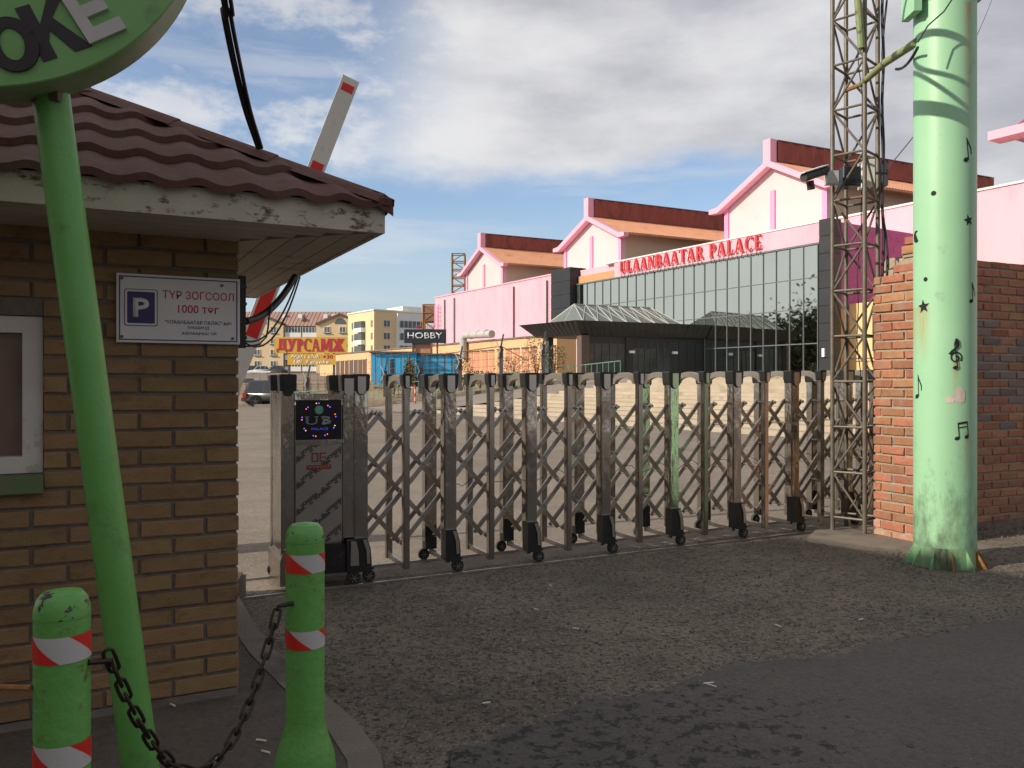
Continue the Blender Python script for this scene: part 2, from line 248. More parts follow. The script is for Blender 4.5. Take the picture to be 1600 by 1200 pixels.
# ground materials with several scales of grit
def ground_mat(name, base, light, dark, speck=0.5, big=0.45, wet=False, rough=0.92):
    m = D.materials.new(name); m.use_nodes = True; t = m.node_tree; b = t.nodes['Principled BSDF']
    N = t.nodes.new; Lk = t.links.new
    g = N('ShaderNodeNewGeometry')
    def noise(s, d, r=0.6):
        n = N('ShaderNodeTexNoise'); n.inputs['Scale'].default_value = s; n.inputs['Detail'].default_value = d; n.inputs['Roughness'].default_value = r
        Lk(g.outputs['Position'], n.inputs['Vector']); return n.outputs[0]
    def rng(v, lo, hi, a=0, c=1):
        n = N('ShaderNodeMapRange'); Lk(v, n.inputs[0]); n.inputs[1].default_value = lo; n.inputs[2].default_value = hi
        n.inputs[3].default_value = a; n.inputs[4].default_value = c; return n.outputs[0]
    def mixc(f, a, c):
        n = N('ShaderNodeMix'); n.data_type = 'RGBA'; Lk(f, n.inputs[0])
        for i, v in ((6, a), (7, c)):
            if isinstance(v, tuple): n.inputs[i].default_value = v + (1,)
            else: Lk(v, n.inputs[i])
        return n.outputs[2]
    c = mixc(rng(noise(1.1, 6), 0.38, 0.66), base, light)
    c = mixc(rng(noise(3.3, 8, 0.7), 0.50, 0.72, 0, big), c, dark)
    c = mixc(rng(noise(30, 5, 0.75), 0.50, 0.60, 0, speck), c, dark)
    c = mixc(rng(noise(11, 6, 0.75), 0.52, 0.66, 0, speck*0.6), c, dark)
    c = mixc(rng(noise(55, 3, 0.7), 0.57, 0.66, 0, speck), c, tuple(min(1, x*1.5) for x in light))
    v = N('ShaderNodeTexVoronoi'); v.inputs['Scale'].default_value = 60; Lk(g.outputs['Position'], v.inputs['Vector'])
    c = mixc(rng(v.outputs['Distance'], 0.10, 0.22, 0.55*speck, 0), c, tuple(x*0.5 for x in dark))
    if not wet:
        cv = N('ShaderNodeTexVoronoi'); cv.feature = 'DISTANCE_TO_EDGE'; cv.inputs['Scale'].default_value = 0.55; cv.inputs['Randomness'].default_value = 1
        wn = N('ShaderNodeTexNoise'); wn.inputs['Scale'].default_value = 4; wn.inputs['Detail'].default_value = 5; Lk(g.outputs['Position'], wn.inputs['Vector'])
        va = N('ShaderNodeVectorMath'); va.operation = 'MULTIPLY_ADD'; Lk(wn.outputs[1], va.inputs[0]); va.inputs[1].default_value = (.5, .5, .5); Lk(g.outputs['Position'], va.inputs[2]); Lk(va.outputs[0], cv.inputs['Vector'])
        ml = N('ShaderNodeMath'); ml.operation = 'MULTIPLY'; Lk(rng(cv.outputs[0], 0.004, 0.0, 0, .7), ml.inputs[0]); Lk(rng(noise(1.7, 3), .48, .56), ml.inputs[1])
        c = mixc(ml.outputs[0], c, (0.02, 0.017, 0.015))
    c = mixc(rng(noise(0.45, 4, .5), .46, .62, 0, .28), c, dark)
    if wet:                                    # damp blotches on the road surface
        s = N('ShaderNodeSeparateXYZ'); Lk(g.outputs['Position'], s.inputs[0])
        def near(sock, cen, wid):
            a = N('ShaderNodeMath'); a.operation = 'SUBTRACT'; Lk(sock, a.inputs[0]); a.inputs[1].default_value = cen
            e = N('ShaderNodeMath'); e.operation = 'ABSOLUTE'; Lk(a.outputs[0], e.inputs[0]); return rng(e.outputs[0], wid*0.4, wid, 0, 1)
        d1 = near(s.outputs[0], 0.35, 1.5); d2 = near(s.outputs[1], 3.45, 1.1)
        ad = N('ShaderNodeMath'); ad.operation = 'ADD'; Lk(d1, ad.inputs[0]); Lk(d2, ad.inputs[1])
        mu = N('ShaderNodeMath'); mu.operation = 'MULTIPLY'; Lk(ad.outputs[0], mu.inputs[0]); mu.inputs[1].default_value = 0.12
        sb = N('ShaderNodeMath'); sb.operation = 'SUBTRACT'; Lk(noise(12, 7, 0.75), sb.inputs[0]); Lk(mu.outputs[0], sb.inputs[1])
        w = rng(sb.outputs[0], 0.53, 0.54)
        c = mixc(w, c, (0.028, 0.025, 0.023))
        Lk(rng(w, 0, 1, rough, 0.85), b.inputs['Roughness'])
    else: b.inputs['Roughness'].default_value = rough
    Lk(c, b.inputs['Base Color'])
    bp = N('ShaderNodeBump'); bp.inputs['Strength'].default_value = 0.9; bp.inputs['Distance'].default_value = 0.012
    Lk(noise(34, 6, 0.7), bp.inputs['Height']); Lk(bp.outputs[0], b.inputs['Normal'])
    return m
M['forecourt'] = ground_mat('gravelly_worn_asphalt', (0.155, 0.127, 0.096), (0.225, 0.187, 0.142), (0.032, 0.027, 0.023), 1.0, 0.6)
M['yard'] = ground_mat('pale_yard_asphalt', (0.205, 0.170, 0.132), (0.265, 0.225, 0.178), (0.12, 0.098, 0.075), 0.7, 0.45)
M['road'] = ground_mat('smooth_asphalt', (0.105, 0.093, 0.082), (0.125, 0.112, 0.10), (0.07, 0.061, 0.054), 0.6, 0.4, wet=True)
M['slab'] = ground_mat('dirty_concrete_slab', (0.10, 0.082, 0.063), (0.15, 0.125, 0.10), (0.05, 0.040, 0.032), 0.4, 0.5)

# ------------------------------------------------------------------ mesh helpers
class MB:
    def __init__(s): s.v = []; s.f = []; s.m = []; s.X = Matrix.Identity(4)
    def add(s, vs, fs, mi=0):
        o = len(s.v); s.v += [tuple(s.X @ Vector(p)) for p in vs]; s.f += [tuple(i+o for i in f) for f in fs]; s.m += [mi]*len(fs); return s
    def box(s, x0, x1, y0, y1, z0, z1, mi=0):
        return s.add([(x0,y0,z0),(x1,y0,z0),(x1,y1,z0),(x0,y1,z0),(x0,y0,z1),(x1,y0,z1),(x1,y1,z1),(x0,y1,z1)],
                     [(0,3,2,1),(4,5,6,7),(0,1,5,4),(1,2,6,5),(2,3,7,6),(3,0,4,7)], mi)
    def bbox(s, x0, x1, y0, y1, z0, z1, b=0.003, mi=0):     # box whose front (-y) edges are chamfered
        vs = [(x0,y0+b,z0),(x1,y0+b,z0),(x1,y0+b,z1),(x0,y0+b,z1),(x0+b,y0,z0+b),(x1-b,y0,z0+b),(x1-b,y0,z1-b),(x0+b,y0,z1-b),
              (x0,y1,z0),(x1,y1,z0),(x1,y1,z1),(x0,y1,z1)]
        return s.add(vs, [(4,5,6,7),(0,1,5,4),(1,2,6,5),(2,3,7,6),(3,0,4,7),(0,8,9,1),(1,9,10,2),(2,10,11,3),(3,11,8,0),(8,11,10,9)], mi)
    def prism(s, poly, y0, y1, mi=0):                      # poly in x,z extruded along y
        n = len(poly); vs = [(p[0], y0, p[1]) for p in poly] + [(p[0], y1, p[1]) for p in poly]
        return s.add(vs, [tuple(range(n)), tuple(range(2*n-1, n-1, -1))] + [(i, i+n, (i+1)%n+n, (i+1)%n) for i in range(n)], mi)
    def slabz(s, poly, z0, z1, mi=0):                      # poly in x,y extruded along z
        n = len(poly); vs = [(p[0], p[1], z0) for p in poly] + [(p[0], p[1], z1) for p in poly]
        return s.add(vs, [tuple(range(n-1, -1, -1)), tuple(range(n, 2*n))] + [(i, (i+1)%n, (i+1)%n+n, i+n) for i in range(n)], mi)
    def bar(s, p0, p1, w, h, up=(0, 0, 1), mi=0):          # rectangular bar between two points
        p0 = Vector(p0); p1 = Vector(p1); d = (p1-p0).normalized(); upv = Vector(up)
        a = d.cross(upv)
        if a.length < 1e-4: a = d.cross(Vector((0, 1, 0)))
        a.normalize(); c = a.cross(d).normalized(); vs = []
        for p in (p0, p1):
            for i, j in ((-1,-1),(1,-1),(1,1),(-1,1)): vs.append(tuple(p + a*(i*w/2) + c*(j*h/2)))
        return s.add(vs, [(0,1,2,3),(7,6,5,4),(0,4,5,1),(1,5,6,2),(2,6,7,3),(3,7,4,0)], mi)
    def tube(s, pts, r, n=8, mi=0, caps=True):
        pts = [Vector(p) for p in pts]; rings = []; k = len(pts)
        rs = r if isinstance(r, (list, tuple)) else [r]*k
        prev = None
        for i, p in enumerate(pts):
            d = (pts[min(i+1, k-1)] - pts[max(i-1, 0)]).normalized()
            a = prev if prev is not None else (Vector((0, 0, 1)) if abs(d.z) < 0.9 else Vector((0, 1, 0)))
            a = (a - d*a.dot(d)).normalized(); prev = a; b = d.cross(a)
            rings.append([tuple(p + (a*cos(2*pi*j/n) + b*sin(2*pi*j/n))*rs[i]) for j in range(n)])
        vs = [v for r_ in rings for v in r_]
        fs = [(i*n+j, i*n+(j+1)%n, (i+1)*n+(j+1)%n, (i+1)*n+j) for i in range(k-1) for j in range(n)]
        if caps: fs += [tuple(range(n-1, -1, -1)), tuple(range((k-1)*n, k*n))]
        return s.add(vs, fs, mi)
    def lathe(s, prof, n=24, c=(0, 0), mi=0):              # prof list of (r,z)
        vs = [(c[0]+r*cos(2*pi*j/n), c[1]+r*sin(2*pi*j/n), z) for r, z in prof for j in range(n)]; k = len(prof)
        return s.add(vs, [(i*n+j, i*n+(j+1)%n, (i+1)*n+(j+1)%n, (i+1)*n+j) for i in range(k-1) for j in range(n)] +
                     [tuple(range(n-1, -1, -1)), tuple(range((k-1)*n, k*n))], mi)
    def cylx(s, c, r, w, n=20, mi=0, axis='y'):
        c = Vector(c); a = {'x': Vector((w/2,0,0)), 'y': Vector((0,w/2,0)), 'z': Vector((0,0,w/2))}[axis]
        return s.tube([c-a, c+a], r, n, mi)
    def mesh(s, name, mats, smooth=False):
        me = D.meshes.new(name); me.from_pydata(s.v, [], s.f)
        for m in (mats if isinstance(mats, (list, tuple)) else [mats]): me.materials.append(m)
        if any(s.m): me.polygons.foreach_set('material_index', s.m)
        if smooth:
            me.polygons.foreach_set('use_smooth', [True]*len(me.polygons)); 
            try: me.set_sharp_from_angle(angle=radians(35))
            except Exception: pass
        me.update(); return me
    def build(s, name, mats, parent=None, smooth=False, **tags):
        o = D.objects.new(name, s.mesh(name, mats, smooth)); COL.objects.link(o)
        if parent: o.parent = parent
        for k, v in tags.items(): o[k] = v
        return o
def inst(name, me, parent, loc=(0,0,0), rot=(0,0,0), scale=(1,1,1), **tags):
    o = D.objects.new(name, me); COL.objects.link(o); o.parent = parent
    o.location = loc; o.rotation_euler = rot; o.scale = scale
    for k, v in tags.items(): o[k] = v
    return o
def tag(o, label, cat, group=None, kind=None):
    if label: o['label'] = label
    if cat: o['category'] = cat
    if group: o['group'] = group
    if kind: o['kind'] = kind
    return o
def thing(name, label, cat, loc=(0,0,0), rz=0, group=None):
    o = D.objects.new(name, None); COL.objects.link(o); o.empty_display_size = 0.2
    o.location = loc; o.rotation_euler = (0, 0, rz); return tag(o, label, cat, group)
def copy_tree(o, parent=None):
    c = o.copy(); COL.objects.link(c); c.parent = parent
    for ch in list(o.children): copy_tree(ch, c)
    return c
def at(px, py, Y): return Vector(((px-800)*Y/F, Y, EYE-(py-600)*Y/F))
def text_mesh(name, body, w, h, m, ext=0.002, bold=0.0, shear=0.0, clip=None, rot=0, space=1.0):
    cu = D.curves.new(name, 'FONT'); cu.body = body; cu.size = 1; cu.extrude = 0.0; cu.offset = bold; cu.shear = shear
    cu.resolution_u = 3; cu.space_character = space
    ob = D.objects.new(name, cu); COL.objects.link(ob)
    dg = bpy.context.evaluated_depsgraph_get(); me = D.meshes.new_from_object(ob.evaluated_get(dg))
    D.objects.remove(ob); D.curves.remove(cu)
    xs = [v.co.x for v in me.vertices]; ys = [v.co.y for v in me.vertices]
    x0, x1, y0, y1 = min(xs), max(xs), min(ys), max(ys); cx, cy = (x0+x1)/2, (y0+y1)/2
    sx = w/(x1-x0) if w else h/(y1-y0); sy = h/(y1-y0)
    bm = bmesh.new(); bm.from_mesh(me)
    for v in bm.verts: v.co = Vector(((v.co.x-cx)*sx, (v.co.y-cy)*sy, 0))
    if ext:
        r = bmesh.ops.extrude_face_region(bm, geom=bm.faces[:])
        for e in r['geom']:
            if isinstance(e, bmesh.types.BMVert): e.co.z += ext
        bmesh.ops.recalc_face_normals(bm, faces=bm.faces[:])
    if rot: bmesh.ops.rotate(bm, verts=bm.verts[:], cent=(0,0,0), matrix=Matrix.Rotation(rot, 3, 'Z'))
    bm.to_mesh(me); bm.free(); me.materials.clear(); me.materials.append(m); me.name = name
    return me
def text(name, body, w, h, m, parent, loc, rz=0, tilt=0, **k):
    me = text_mesh(name, body, w, h, m, **k)
    o = D.objects.new(name, me); COL.objects.link(o); o.parent = parent; o.location = loc
    o.rotation_euler = (Matrix.Rotation(rz, 3, 'Z') @ Matrix.Rotation(pi/2, 3, 'X') @ Matrix.Rotation(tilt, 3, 'Z')).to_euler()
    return o
def glyph(ch, T_=.17, t_=.07):
    S = []
    def V(x, w=T_, z0=0, z1=1, s0=True, s1=True):
        S.append([(x, z0), (x+w, z0), (x+w, z1), (x, z1)])
        if s0: S.append([(x-.08, z0), (x+w+.08, z0), (x+w+.03, z0+.06), (x-.03, z0+.06)])
        if s1: S.append([(x-.03, z1-.06), (x+w+.03, z1-.06), (x+w+.08, z1), (x-.08, z1)])
    def Q(*p): S.append(list(p))
    def ring(cx, cz, rx, rz, ix, iz, a0, a1, n=9):
        A = frange(a0, a1, n)
        for a, b_ in zip(A[:-1], A[1:]): Q((cx+rx*cos(a), cz+rz*sin(a)), (cx+rx*cos(b_), cz+rz*sin(b_)), (cx+ix*cos(b_), cz+iz*sin(b_)), (cx+ix*cos(a), cz+iz*sin(a)))
    w = .8
    if ch == 'U': V(.08, T_, .3, 1, False); V(.62, t_, .3, 1, False); ring(.385, .32, .305, .32, .17, .24, pi, 2*pi); w = .8
    elif ch == 'L': V(.08); Q((.25, 0), (.62, 0), (.62, .07), (.25, .07)); Q((.55, .07), (.62, .07), (.66, .28), (.62, .28)); w = .68
    elif ch == 'A': Q((.38, 1), (.30, .93), (.07, 0), (.13, 0)); Q((.30, 1), (.46, 1), (.76, 0), (.56, 0)); Q((.18, .30), (.62, .30), (.62, .37), (.2, .37)); Q((-.02, 0), (.24, 0), (.18, .05), (.04, .05)); Q((.48, 0), (.86, 0), (.80, .05), (.54, .05)); w = .84
    elif ch == 'N': V(.08, t_); Q((.05, 1), (.22, 1), (.74, 0), (.60, 0)); V(.68, t_, .0, 1, False); w = .84
    elif ch == 'B': V(.08); ring(.30, .745, .30, .255, .14, .19, -pi/2, pi/2); ring(.30, .27, .36, .27, .18, .20, -pi/2, pi/2); w = .72
    elif ch == 'T': V(.28, T_, 0, 1, True, False); Q((.0, .93), (.74, .93), (.74, 1), (0, 1)); Q((0, .75), (.04, .75), (.09, .93), (0, .93)); Q((.70, .75), (.74, .75), (.74, .93), (.65, .93)); w = .76
    elif ch == 'R': V(.08); ring(.30, .73, .30, .27, .14, .20, -pi/2, pi/2); Q((.30, .48), (.46, .48), (.80, 0), (.60, 0)); w = .80
    elif ch == 'P': V(.08); ring(.30, .72, .33, .28, .16, .21, -pi/2, pi/2); w = .68
    elif ch == 'C': ring(.42, .5, .40, .52, .24, .45, .28*pi, 1.74*pi, 16); Q((.62, .72), (.70, .70), (.70, .98), (.64, .98)); w = .76
    elif ch == 'E': V(.08); Q((.25, 0), (.62, 0), (.62, .07), (.25, .07)); Q((.25, .93), (.60, .93), (.60, 1), (.25, 1)); Q((.25, .47), (.48, .47), (.48, .54), (.25, .54)); Q((.56, .07), (.62, .07), (.66, .26), (.62, .26)); Q((.55, .93), (.60, .93), (.60, .76), (.57, .76)); w = .70
    elif ch == 'D': Q((.20, .12), (.20+T_*.8, .12), (.34+T_*.5, .93), (.26, .93)); Q((.62, .12), (.62+T_, .12), (.62+T_, 1), (.62, 1)); Q((.22, .93), (.92, .93), (.92, 1), (.22, 1)); Q((.02, .12), (1.0, .12), (1.0, .20), (.02, .20)); Q((.0, -.08), (.10, -.08), (.12, .12), (.0, .12)); Q((.90, -.08), (1.0, -.08), (1.0, .12), (.88, .12)); w = 1.0
    elif ch == 'Y': Q((.02, 1), (.02+T_*1.2, 1), (.52+T_*.3, .36), (.36+T_*.1, .26)); Q((.66, 1), (.84, 1), (.42, .0), (.18, .0)); Q((.06, .0), (.40, .0), (.36, .14), (.06, .14)); Q((-.04, .93), (.40, .93), (.40, 1), (-.04, 1)); Q((.58, .93), (.92, .93), (.92, 1), (.58, 1)); w = .9
    elif ch == 'M': V(.06, t_*1.6); V(.84, T_); Q((.06, 1), (.06+T_*1.2, 1), (.56, .16), (.44, .10)); Q((.78, 1), (.90, 1), (.60, .14), (.48, .10)); w = 1.12
    elif ch == 'J': V(.52, T_); Q((.02, 1), (.02+T_*.9, 1), (.54, .54), (.50, .40)); Q((.0, 0), (T_*1.1, 0), (.54, .50), (.48, .60)); Q((1.18-T_*.9, 1), (1.18, 1), (.70, .40), (.66, .54)); Q((1.2-T_*1.1, 0), (1.2, 0), (.72, .60), (.66, .50)); w = 1.22
    return S, w
def glyph_word(name, word, x0, x1, z0, h, yf, yb, m, parent, T_=.17, t_=.07, gap=.06):
    wid = sum((glyph(c, T_, t_)[1]+gap if c != ' ' else .5) for c in word); sx_ = (x1-x0)/wid; x = x0; out = []
    for c in word:
        if c == ' ': x += .5*sx_; continue
        S, w_ = glyph(c, T_, t_); q = MB()
        for i, poly in enumerate(S):
            area = sum(poly[k][0]*poly[(k+1) % len(poly)][1]-poly[(k+1) % len(poly)][0]*poly[k][1] for k in range(len(poly)))
            q.prism([(x+a*sx_, z0+b_*h) for a, b_ in (poly if area > 0 else poly[::-1])], yf-.0006*i, yb-.0006*i)
        out.append((q.build(name, m, parent), x, w_*sx_)); x += (w_+gap)*sx_
    return out
def sstep(a, b, x):
    t = max(0, min(1, (x-a)/(b-a))); return t*t*(3-2*t)
def gz(x, y):
    return 0.014*(max(-4, min(6, x))-0.5)*(1-sstep(10, 20, y))

# ------------------------------------------------------------------ the ground
def sheet(name, m, xs, ys, zf, **tags):
    b = MB(); nx = len(xs)
    vs = [(x, y, zf(x, y)) for y in ys for x in xs]
    b.add(vs, [(j*nx+i, j*nx+i+1, (j+1)*nx+i+1, (j+1)*nx+i) for j in range(len(ys)-1) for i in range(nx-1)])
    return b.build(name, m, smooth=True, kind='structure', **tags)
def frange(a, b, n): return [a+(b-a)*i/(n-1) for i in range(n)]
xs = [-1500, -400, -120, -60, -30, -15] + frange(-10, 12, 45) + [16, 30, 60, 120, 400, 1500]
ys = [-1500, -300, -60, -20, -8] + frange(-4, 22, 53) + [30, 40, 60, 85, 105, 130, 300, 1500]
def gfar(x, y):
    z = gz(x, y) - 0.008
    return z + 3.2*sstep(84, 118, y)*(1 - sstep(-12, 4, x)) if y > 80 else z
ground = sheet('ground', M['yard'], xs, ys, gfar)
GA = radians(25.2); gdir = Vector((cos(GA), sin(GA))); gper = Vector((-sin(GA), cos(GA))); G0 = Vector((-0.50, 6.72))
def gate_line_y(x, off=0): return G0.y + gdir.y/gdir.x*(x-G0.x) + off
# worn gravelly forecourt sheet in front of the gate
b = MB(); nx, ny = 70, 50; vs = []
for j in range(ny):
    for i in range(nx):
        x = -12 + 32*i/(nx-1); yt = gate_line_y(x, 0.10) + 0.05*sin(x*3.1)+0.03*sin(x*7.7)
        if x > 3.2: yt = gate_line_y(3.2, .1) + (x-3.2)*0.32
        y = -8 + (yt+8)*(j/(ny-1))**0.8
        vs.append((x, y, gz(x, y)-0.003))
b.add(vs, [(j*nx+i, j*nx+i+1, (j+1)*nx+i+1, (j+1)*nx+i) for j in range(ny-1) for i in range(nx-1)])
b.build('forecourt_ground', M['forecourt'], smooth=True, kind='structure')
# smooth road surface with a ragged edge
edge = [(-0.32,-8),(-0.34,0.5),(-0.36,2.4),(-0.36,3.0),(-0.22,3.45),(0.07,3.67),(0.34,3.92),(0.74,4.05),(1.17,4.43),(1.76,4.52),(2.0,4.72),(3.2,5.2),(5.5,6.1),(9,7.3),(20,10.5)]
pts = []
for (x0, y0), (x1, y1) in zip(edge[:-1], edge[1:]):
    k = max(1, int(sqrt((x1-x0)**2+(y1-y0)**2)/0.06)) if y0 > 2 and x1 < 9.1 else 3
    for i in range(k):
        f = i/k; n = 0 if y0 < 2 else 0.045
        pts.append((x0+(x1-x0)*f+random.uniform(-n, n)*0.6, y0+(y1-y0)*f+random.uniform(-n, n)))
pts.append((20, 10.5)); 
b = MB(); base = [(max(x, 0.0)*1.0 + (0.02 if x < 0 else 0), -8) for x, y in pts]
for i in range(len(pts)-1):
    (xa, ya), (xb, yb) = pts[i], pts[i+1]
    if ya < 2.2: continue
    vs = []
    rows = 14
    for (x, y) in ((xa, ya), (xb, yb)):
        for r in range(rows):
            f = (r/(rows-1)); ty = -8; tx = x*(1-f) + (x*2.2+0.2)*f if x > 0 else x
            yy = y*(1-f)+ty*f; vs.append((tx, yy, gz(tx, yy)+0.002))
    b.add(vs, [(r, r+rows, r+rows+1, r+1) for r in range(rows-1)])
road = b.build('road', M['road'], smooth=True, kind='structure')
# raised slab beside the kiosk
sl = [(-1.95,6.1),(-1.86,5.6),(-1.62,5.1),(-1.45,4.74),(-1.2,4.28),(-0.93,3.85),(-0.62,3.39),(-0.47,3.08),(-0.36,2.6),(-0.33,2.0),(-0.33,-6),(-9,-6),(-9,6.1)]
b = MB(); b.slabz(sl[::-1], -0.1, 0.125); slab = b.build('kerb_slab', M['slab'], kind='structure')
bm = bmesh.new(); bm.from_mesh(slab.data); bmesh.ops.bevel(bm, geom=[e for e in bm.edges if all(v.co.z > 0 for v in e.verts)], offset=0.02, segments=2, affect='EDGES'); bm.to_mesh(slab.data); bm.free()
b = MB(); ke = sl[:10]
for (xa, ya), (xb, yb) in zip(ke[:-1], ke[1:]):
    b.add([(xa-.015, ya, .129), (xb-.015, yb, .129), (xb-.13, yb-.05, .129), (xa-.13, ya-.05, .129)], [(0,3,2,1)])
b.build('kerb_strip', M['concrete'], kind='structure')
# concrete pad by the mast
b = MB(); b.slabz([(2.75,7.75),(3.1,7.35),(3.9,7.0),(4.3,7.3),(3.95,8.4),(3.2,8.6)], -0.05, 0.062); b.build('mast_pad', M['concrete'], kind='structure')

# loose stones, one mass
b = MB(); random.seed(11)
def stone(x, y, z, r):
    a = random.uniform(0, 6); vs = []
    for k in range(4): vs.append((x+r*cos(a+k*pi/2)*random.uniform(.6, 1.2), y+r*sin(a+k*pi/2)*random.uniform(.6, 1.2), z))
    vs.append((x, y, z+r*random.uniform(.5, 1)))
    b.add(vs, [(0,1,4),(1,2,4),(2,3,4),(3,0,4)])
for i in range(16000):
    x = random.uniform(-1.2, 6.5); y = random.uniform(2.4, 8.3)
    if y > gate_line_y(x, 0.05) or (x < -0.1 and y < 3.2) or x < -0.62-0.62*(y-3.39)+0.06: continue
    inroad = y < 3.6+0.5*x
    if inroad and random.random() < 0.93: continue
    stone(x, y, gz(x, y), random.choice([.003, .0035, .004, .005, .006, .007, .012 if not inroad and random.random() < .4 else .004]))
for i in range(260):
    a = random.uniform(0, 2*pi); r = random.uniform(.25, .5); x = 3.43+r*cos(a); y = 6.6+r*sin(a)*1.2
    stone(x, y, gz(x, y)-.003, random.uniform(.008, .024))
for i in range(300):
    x = random.uniform(3.3, 6); y = 7.6+(x-3.3)*.3+random.uniform(-.2, .3); stone(x, y, gz(x, y)+.0, random.uniform(.006, .022))
b.build('gravel', M['stone'], kind='stuff')

# gate rails let into the ground
for k, off in enumerate((-0.10, 0.50)):
    b = MB()
    for i in range(26):
        t0, t1 = -2.0+i*0.27, -2.0+(i+1)*0.27-0.002
        p0 = G0+gdir*t0+gper*off; p1 = G0+gdir*t1+gper*off
        b.bar((p0.x, p0.y, gz(*p0)+0.004), (p1.x, p1.y, gz(*p1)+0.004), 0.022, 0.012)
    tag(b.build('gate_rail', M['bar']), ('steel floor rail in front of the folding gate' if k == 0 else 'steel floor rail behind the folding gate'), 'rail', 'gate floor rails')

# ------------------------------------------------------------------ brick kiosk
KA = radians(27); KC = (-1.21, 3.68)
kiosk = thing('brick_kiosk', 'buff brick kiosk with wavy maroon sheet roof and peeling white eaves', 'kiosk', (KC[0], KC[1], 0), KA)
KW, KD, Z0, ZS, OV = 1.9, 1.93, 0.16, 2.13, 0.507
b = MB(); b.box(-KW, -0.012, 0.012, KD, 0.0, Z0); b.box(-KW, -0.014, 0.014, KD, Z0, ZS); 
core = MB()
wx0, wx1, wz0, wz1 = -1.70, -0.752, 1.14, 1.775
core.box(wx1, -0.007, 0.012, KD-0.01, Z0, ZS-.002); core.box(-KW+.01, wx1, 0.014, 0.3, Z0, wz0); core.box(-KW+.01, wx0, 0.014, 0.3, wz0, ZS-.002)
core.box(wx0, wx1, 0.014, 0.3, wz1, ZS-.002); core.box(-KW+.01, wx1, 0.3, KD-0.01, Z0, ZS-.002)
wall = core.build('wall', M['mortarA'], kiosk)
b = MB(); b.box(-KW-.02, 0.0, 0.004, KD, 0.0, Z0-.002); b.build('plinth', M['concrete'], kiosk)
bmesh_cache = {}
def brick_mesh(tagname, L, H, Dp, m, seed, j=0.003):
    key = (tagname, round(L, 3), seed)
    if key in bmesh_cache: return bmesh_cache[key]
    rs = random.Random(seed*31+int(L*1000)); q = MB(); q.bbox(0, L, 0, Dp, 0, H, 0.004)
    q.v = [(x+rs.uniform(-j, j), y+(rs.uniform(-j, j)*0.6 if y < Dp*0.5 else 0), z+rs.uniform(-j, j)) for x, y, z in q.v]
    me = q.mesh('brick', m); bmesh_cache[key] = me; return me
random.seed(3)
P_ = 0.0765; n = 0
for k in range(int((ZS-Z0)/P_)+1):
    z = Z0 + k*P_ + 0.004
    if z+0.062 > ZS+.02: break
    x = 0.0; first = 0.262 if k % 2 == 0 else 0.132
    while x > -1.86:
        L = first if x == 0 else 0.250
        x0, x1 = max(x-L, -1.9), x
        if z+0.06 > wz0 and z < wz1:
            if x1 < wx1+0.03: break
            if x0 < wx1: x0 = wx1
        if x1-x0 > 0.03:
            me = brick_mesh('A', x1-x0, 0.0635, 0.06, M['brickA'], random.randint(0, 3), 0.0022)
            inst('brick', me, wall, (x0, random.uniform(-.0022, .0022), z), (0, 0, random.uniform(-.004, .004)))
        x = x0 - 0.013
b = MB()                                                   # side and far-end bricks, joined
for k in range(25):
    z = Z0+k*P_+.004; y = 0.064
    while y < KD-.1:
        L = .25; b.box(-.03, random.uniform(-.002, .003), y+.008, y+L, z, z+.0635); y += .262
    x = -1.99
    while x > -KW+.1 and z+.06 < ZS:
        b.box(x-.25, x, -.001, .05, z, z+.0635); x -= .263
b.build('side_brickwork', M['brickA'], wall, kind='stuff')
# window
b = MB(); fy = 0.03
win = MB().box(wx0+.002, wx1-.002, .085, .10, wz0+.002, wz1-.002).build('window', M['winglass'], kiosk)
b.box(wx0+.003, wx1-.003, .03, .084, wz0+.003, wz0+.07); b.box(wx0+.003, wx1-.003, .03, .084, wz1-.07, wz1-.003)
b.box(wx1-.075, wx1-.003, .03, .084, wz0+.07, wz1-.07); b.box(wx0+.003, wx0+.075, .03, .084, wz0+.07, wz1-.07); b.box(-1.26, -1.20, .032, .082, wz0+.07, wz1-.07)
b.build('window_frame', M['whitep'], win)
MB().bbox(wx0-.04, wx1+.0, -.04, .05, wz0-.075, wz0-.003).build('window_sill', mat('green_stained_sill', (0.16, 0.17, 0.10), (0.10, 0.20, 0.07), 6, 0.8, dirt=(.2, .15, .1), dscale=9), win)
# roof structure
x0e, x1e, y0e, y1e = -KW-OV, OV, -OV, KD+OV
T = (x1e-x0e)/2; ZE = 2.245; PT = tan(radians(29.5))
MB().box(x0e+.03, x1e-.03, y0e+.03, y1e-.03, ZS+.020, ZS+.024).build('eaves_board_backing', M['trim'], kiosk)
k = 0; bw = 0.098                                          # soffit planks: front run (along x)
soff = []
for i in range(5):
    ya = y0e+.024+i*bw
    MB().box(x0e+.03, x1e-.02-(i*bw+bw), ya, ya+bw-.008, ZS, ZS+.016).build('soffit_board', M['soffit'], kiosk)
    xa = x1e-.022-i*bw
    MB().add([(xa-bw+.005, y0e+.026+i*bw+bw, ZS+.001), (xa, y0e+.026+i*bw, ZS+.001), (xa, y1e-.03, ZS+.001), (xa-bw+.005, y1e-.03, ZS+.001),
              (xa-bw+.005, y0e+.026+i*bw+bw, ZS+.015), (xa, y0e+.026+i*bw, ZS+.015), (xa, y1e-.03, ZS+.015), (xa-bw+.005, y1e-.03, ZS+.015)],
             [(0,3,2,1),(4,5,6,7),(0,1,5,4),(1,2,6,5),(2,3,7,6),(3,0,4,7)]).build('soffit_board', M['soffit'], kiosk)
MB().box(x0e, x1e, y0e, y0e+.022, ZS-.004, ZE-.006).build('fascia_board', M['fascia'], kiosk)
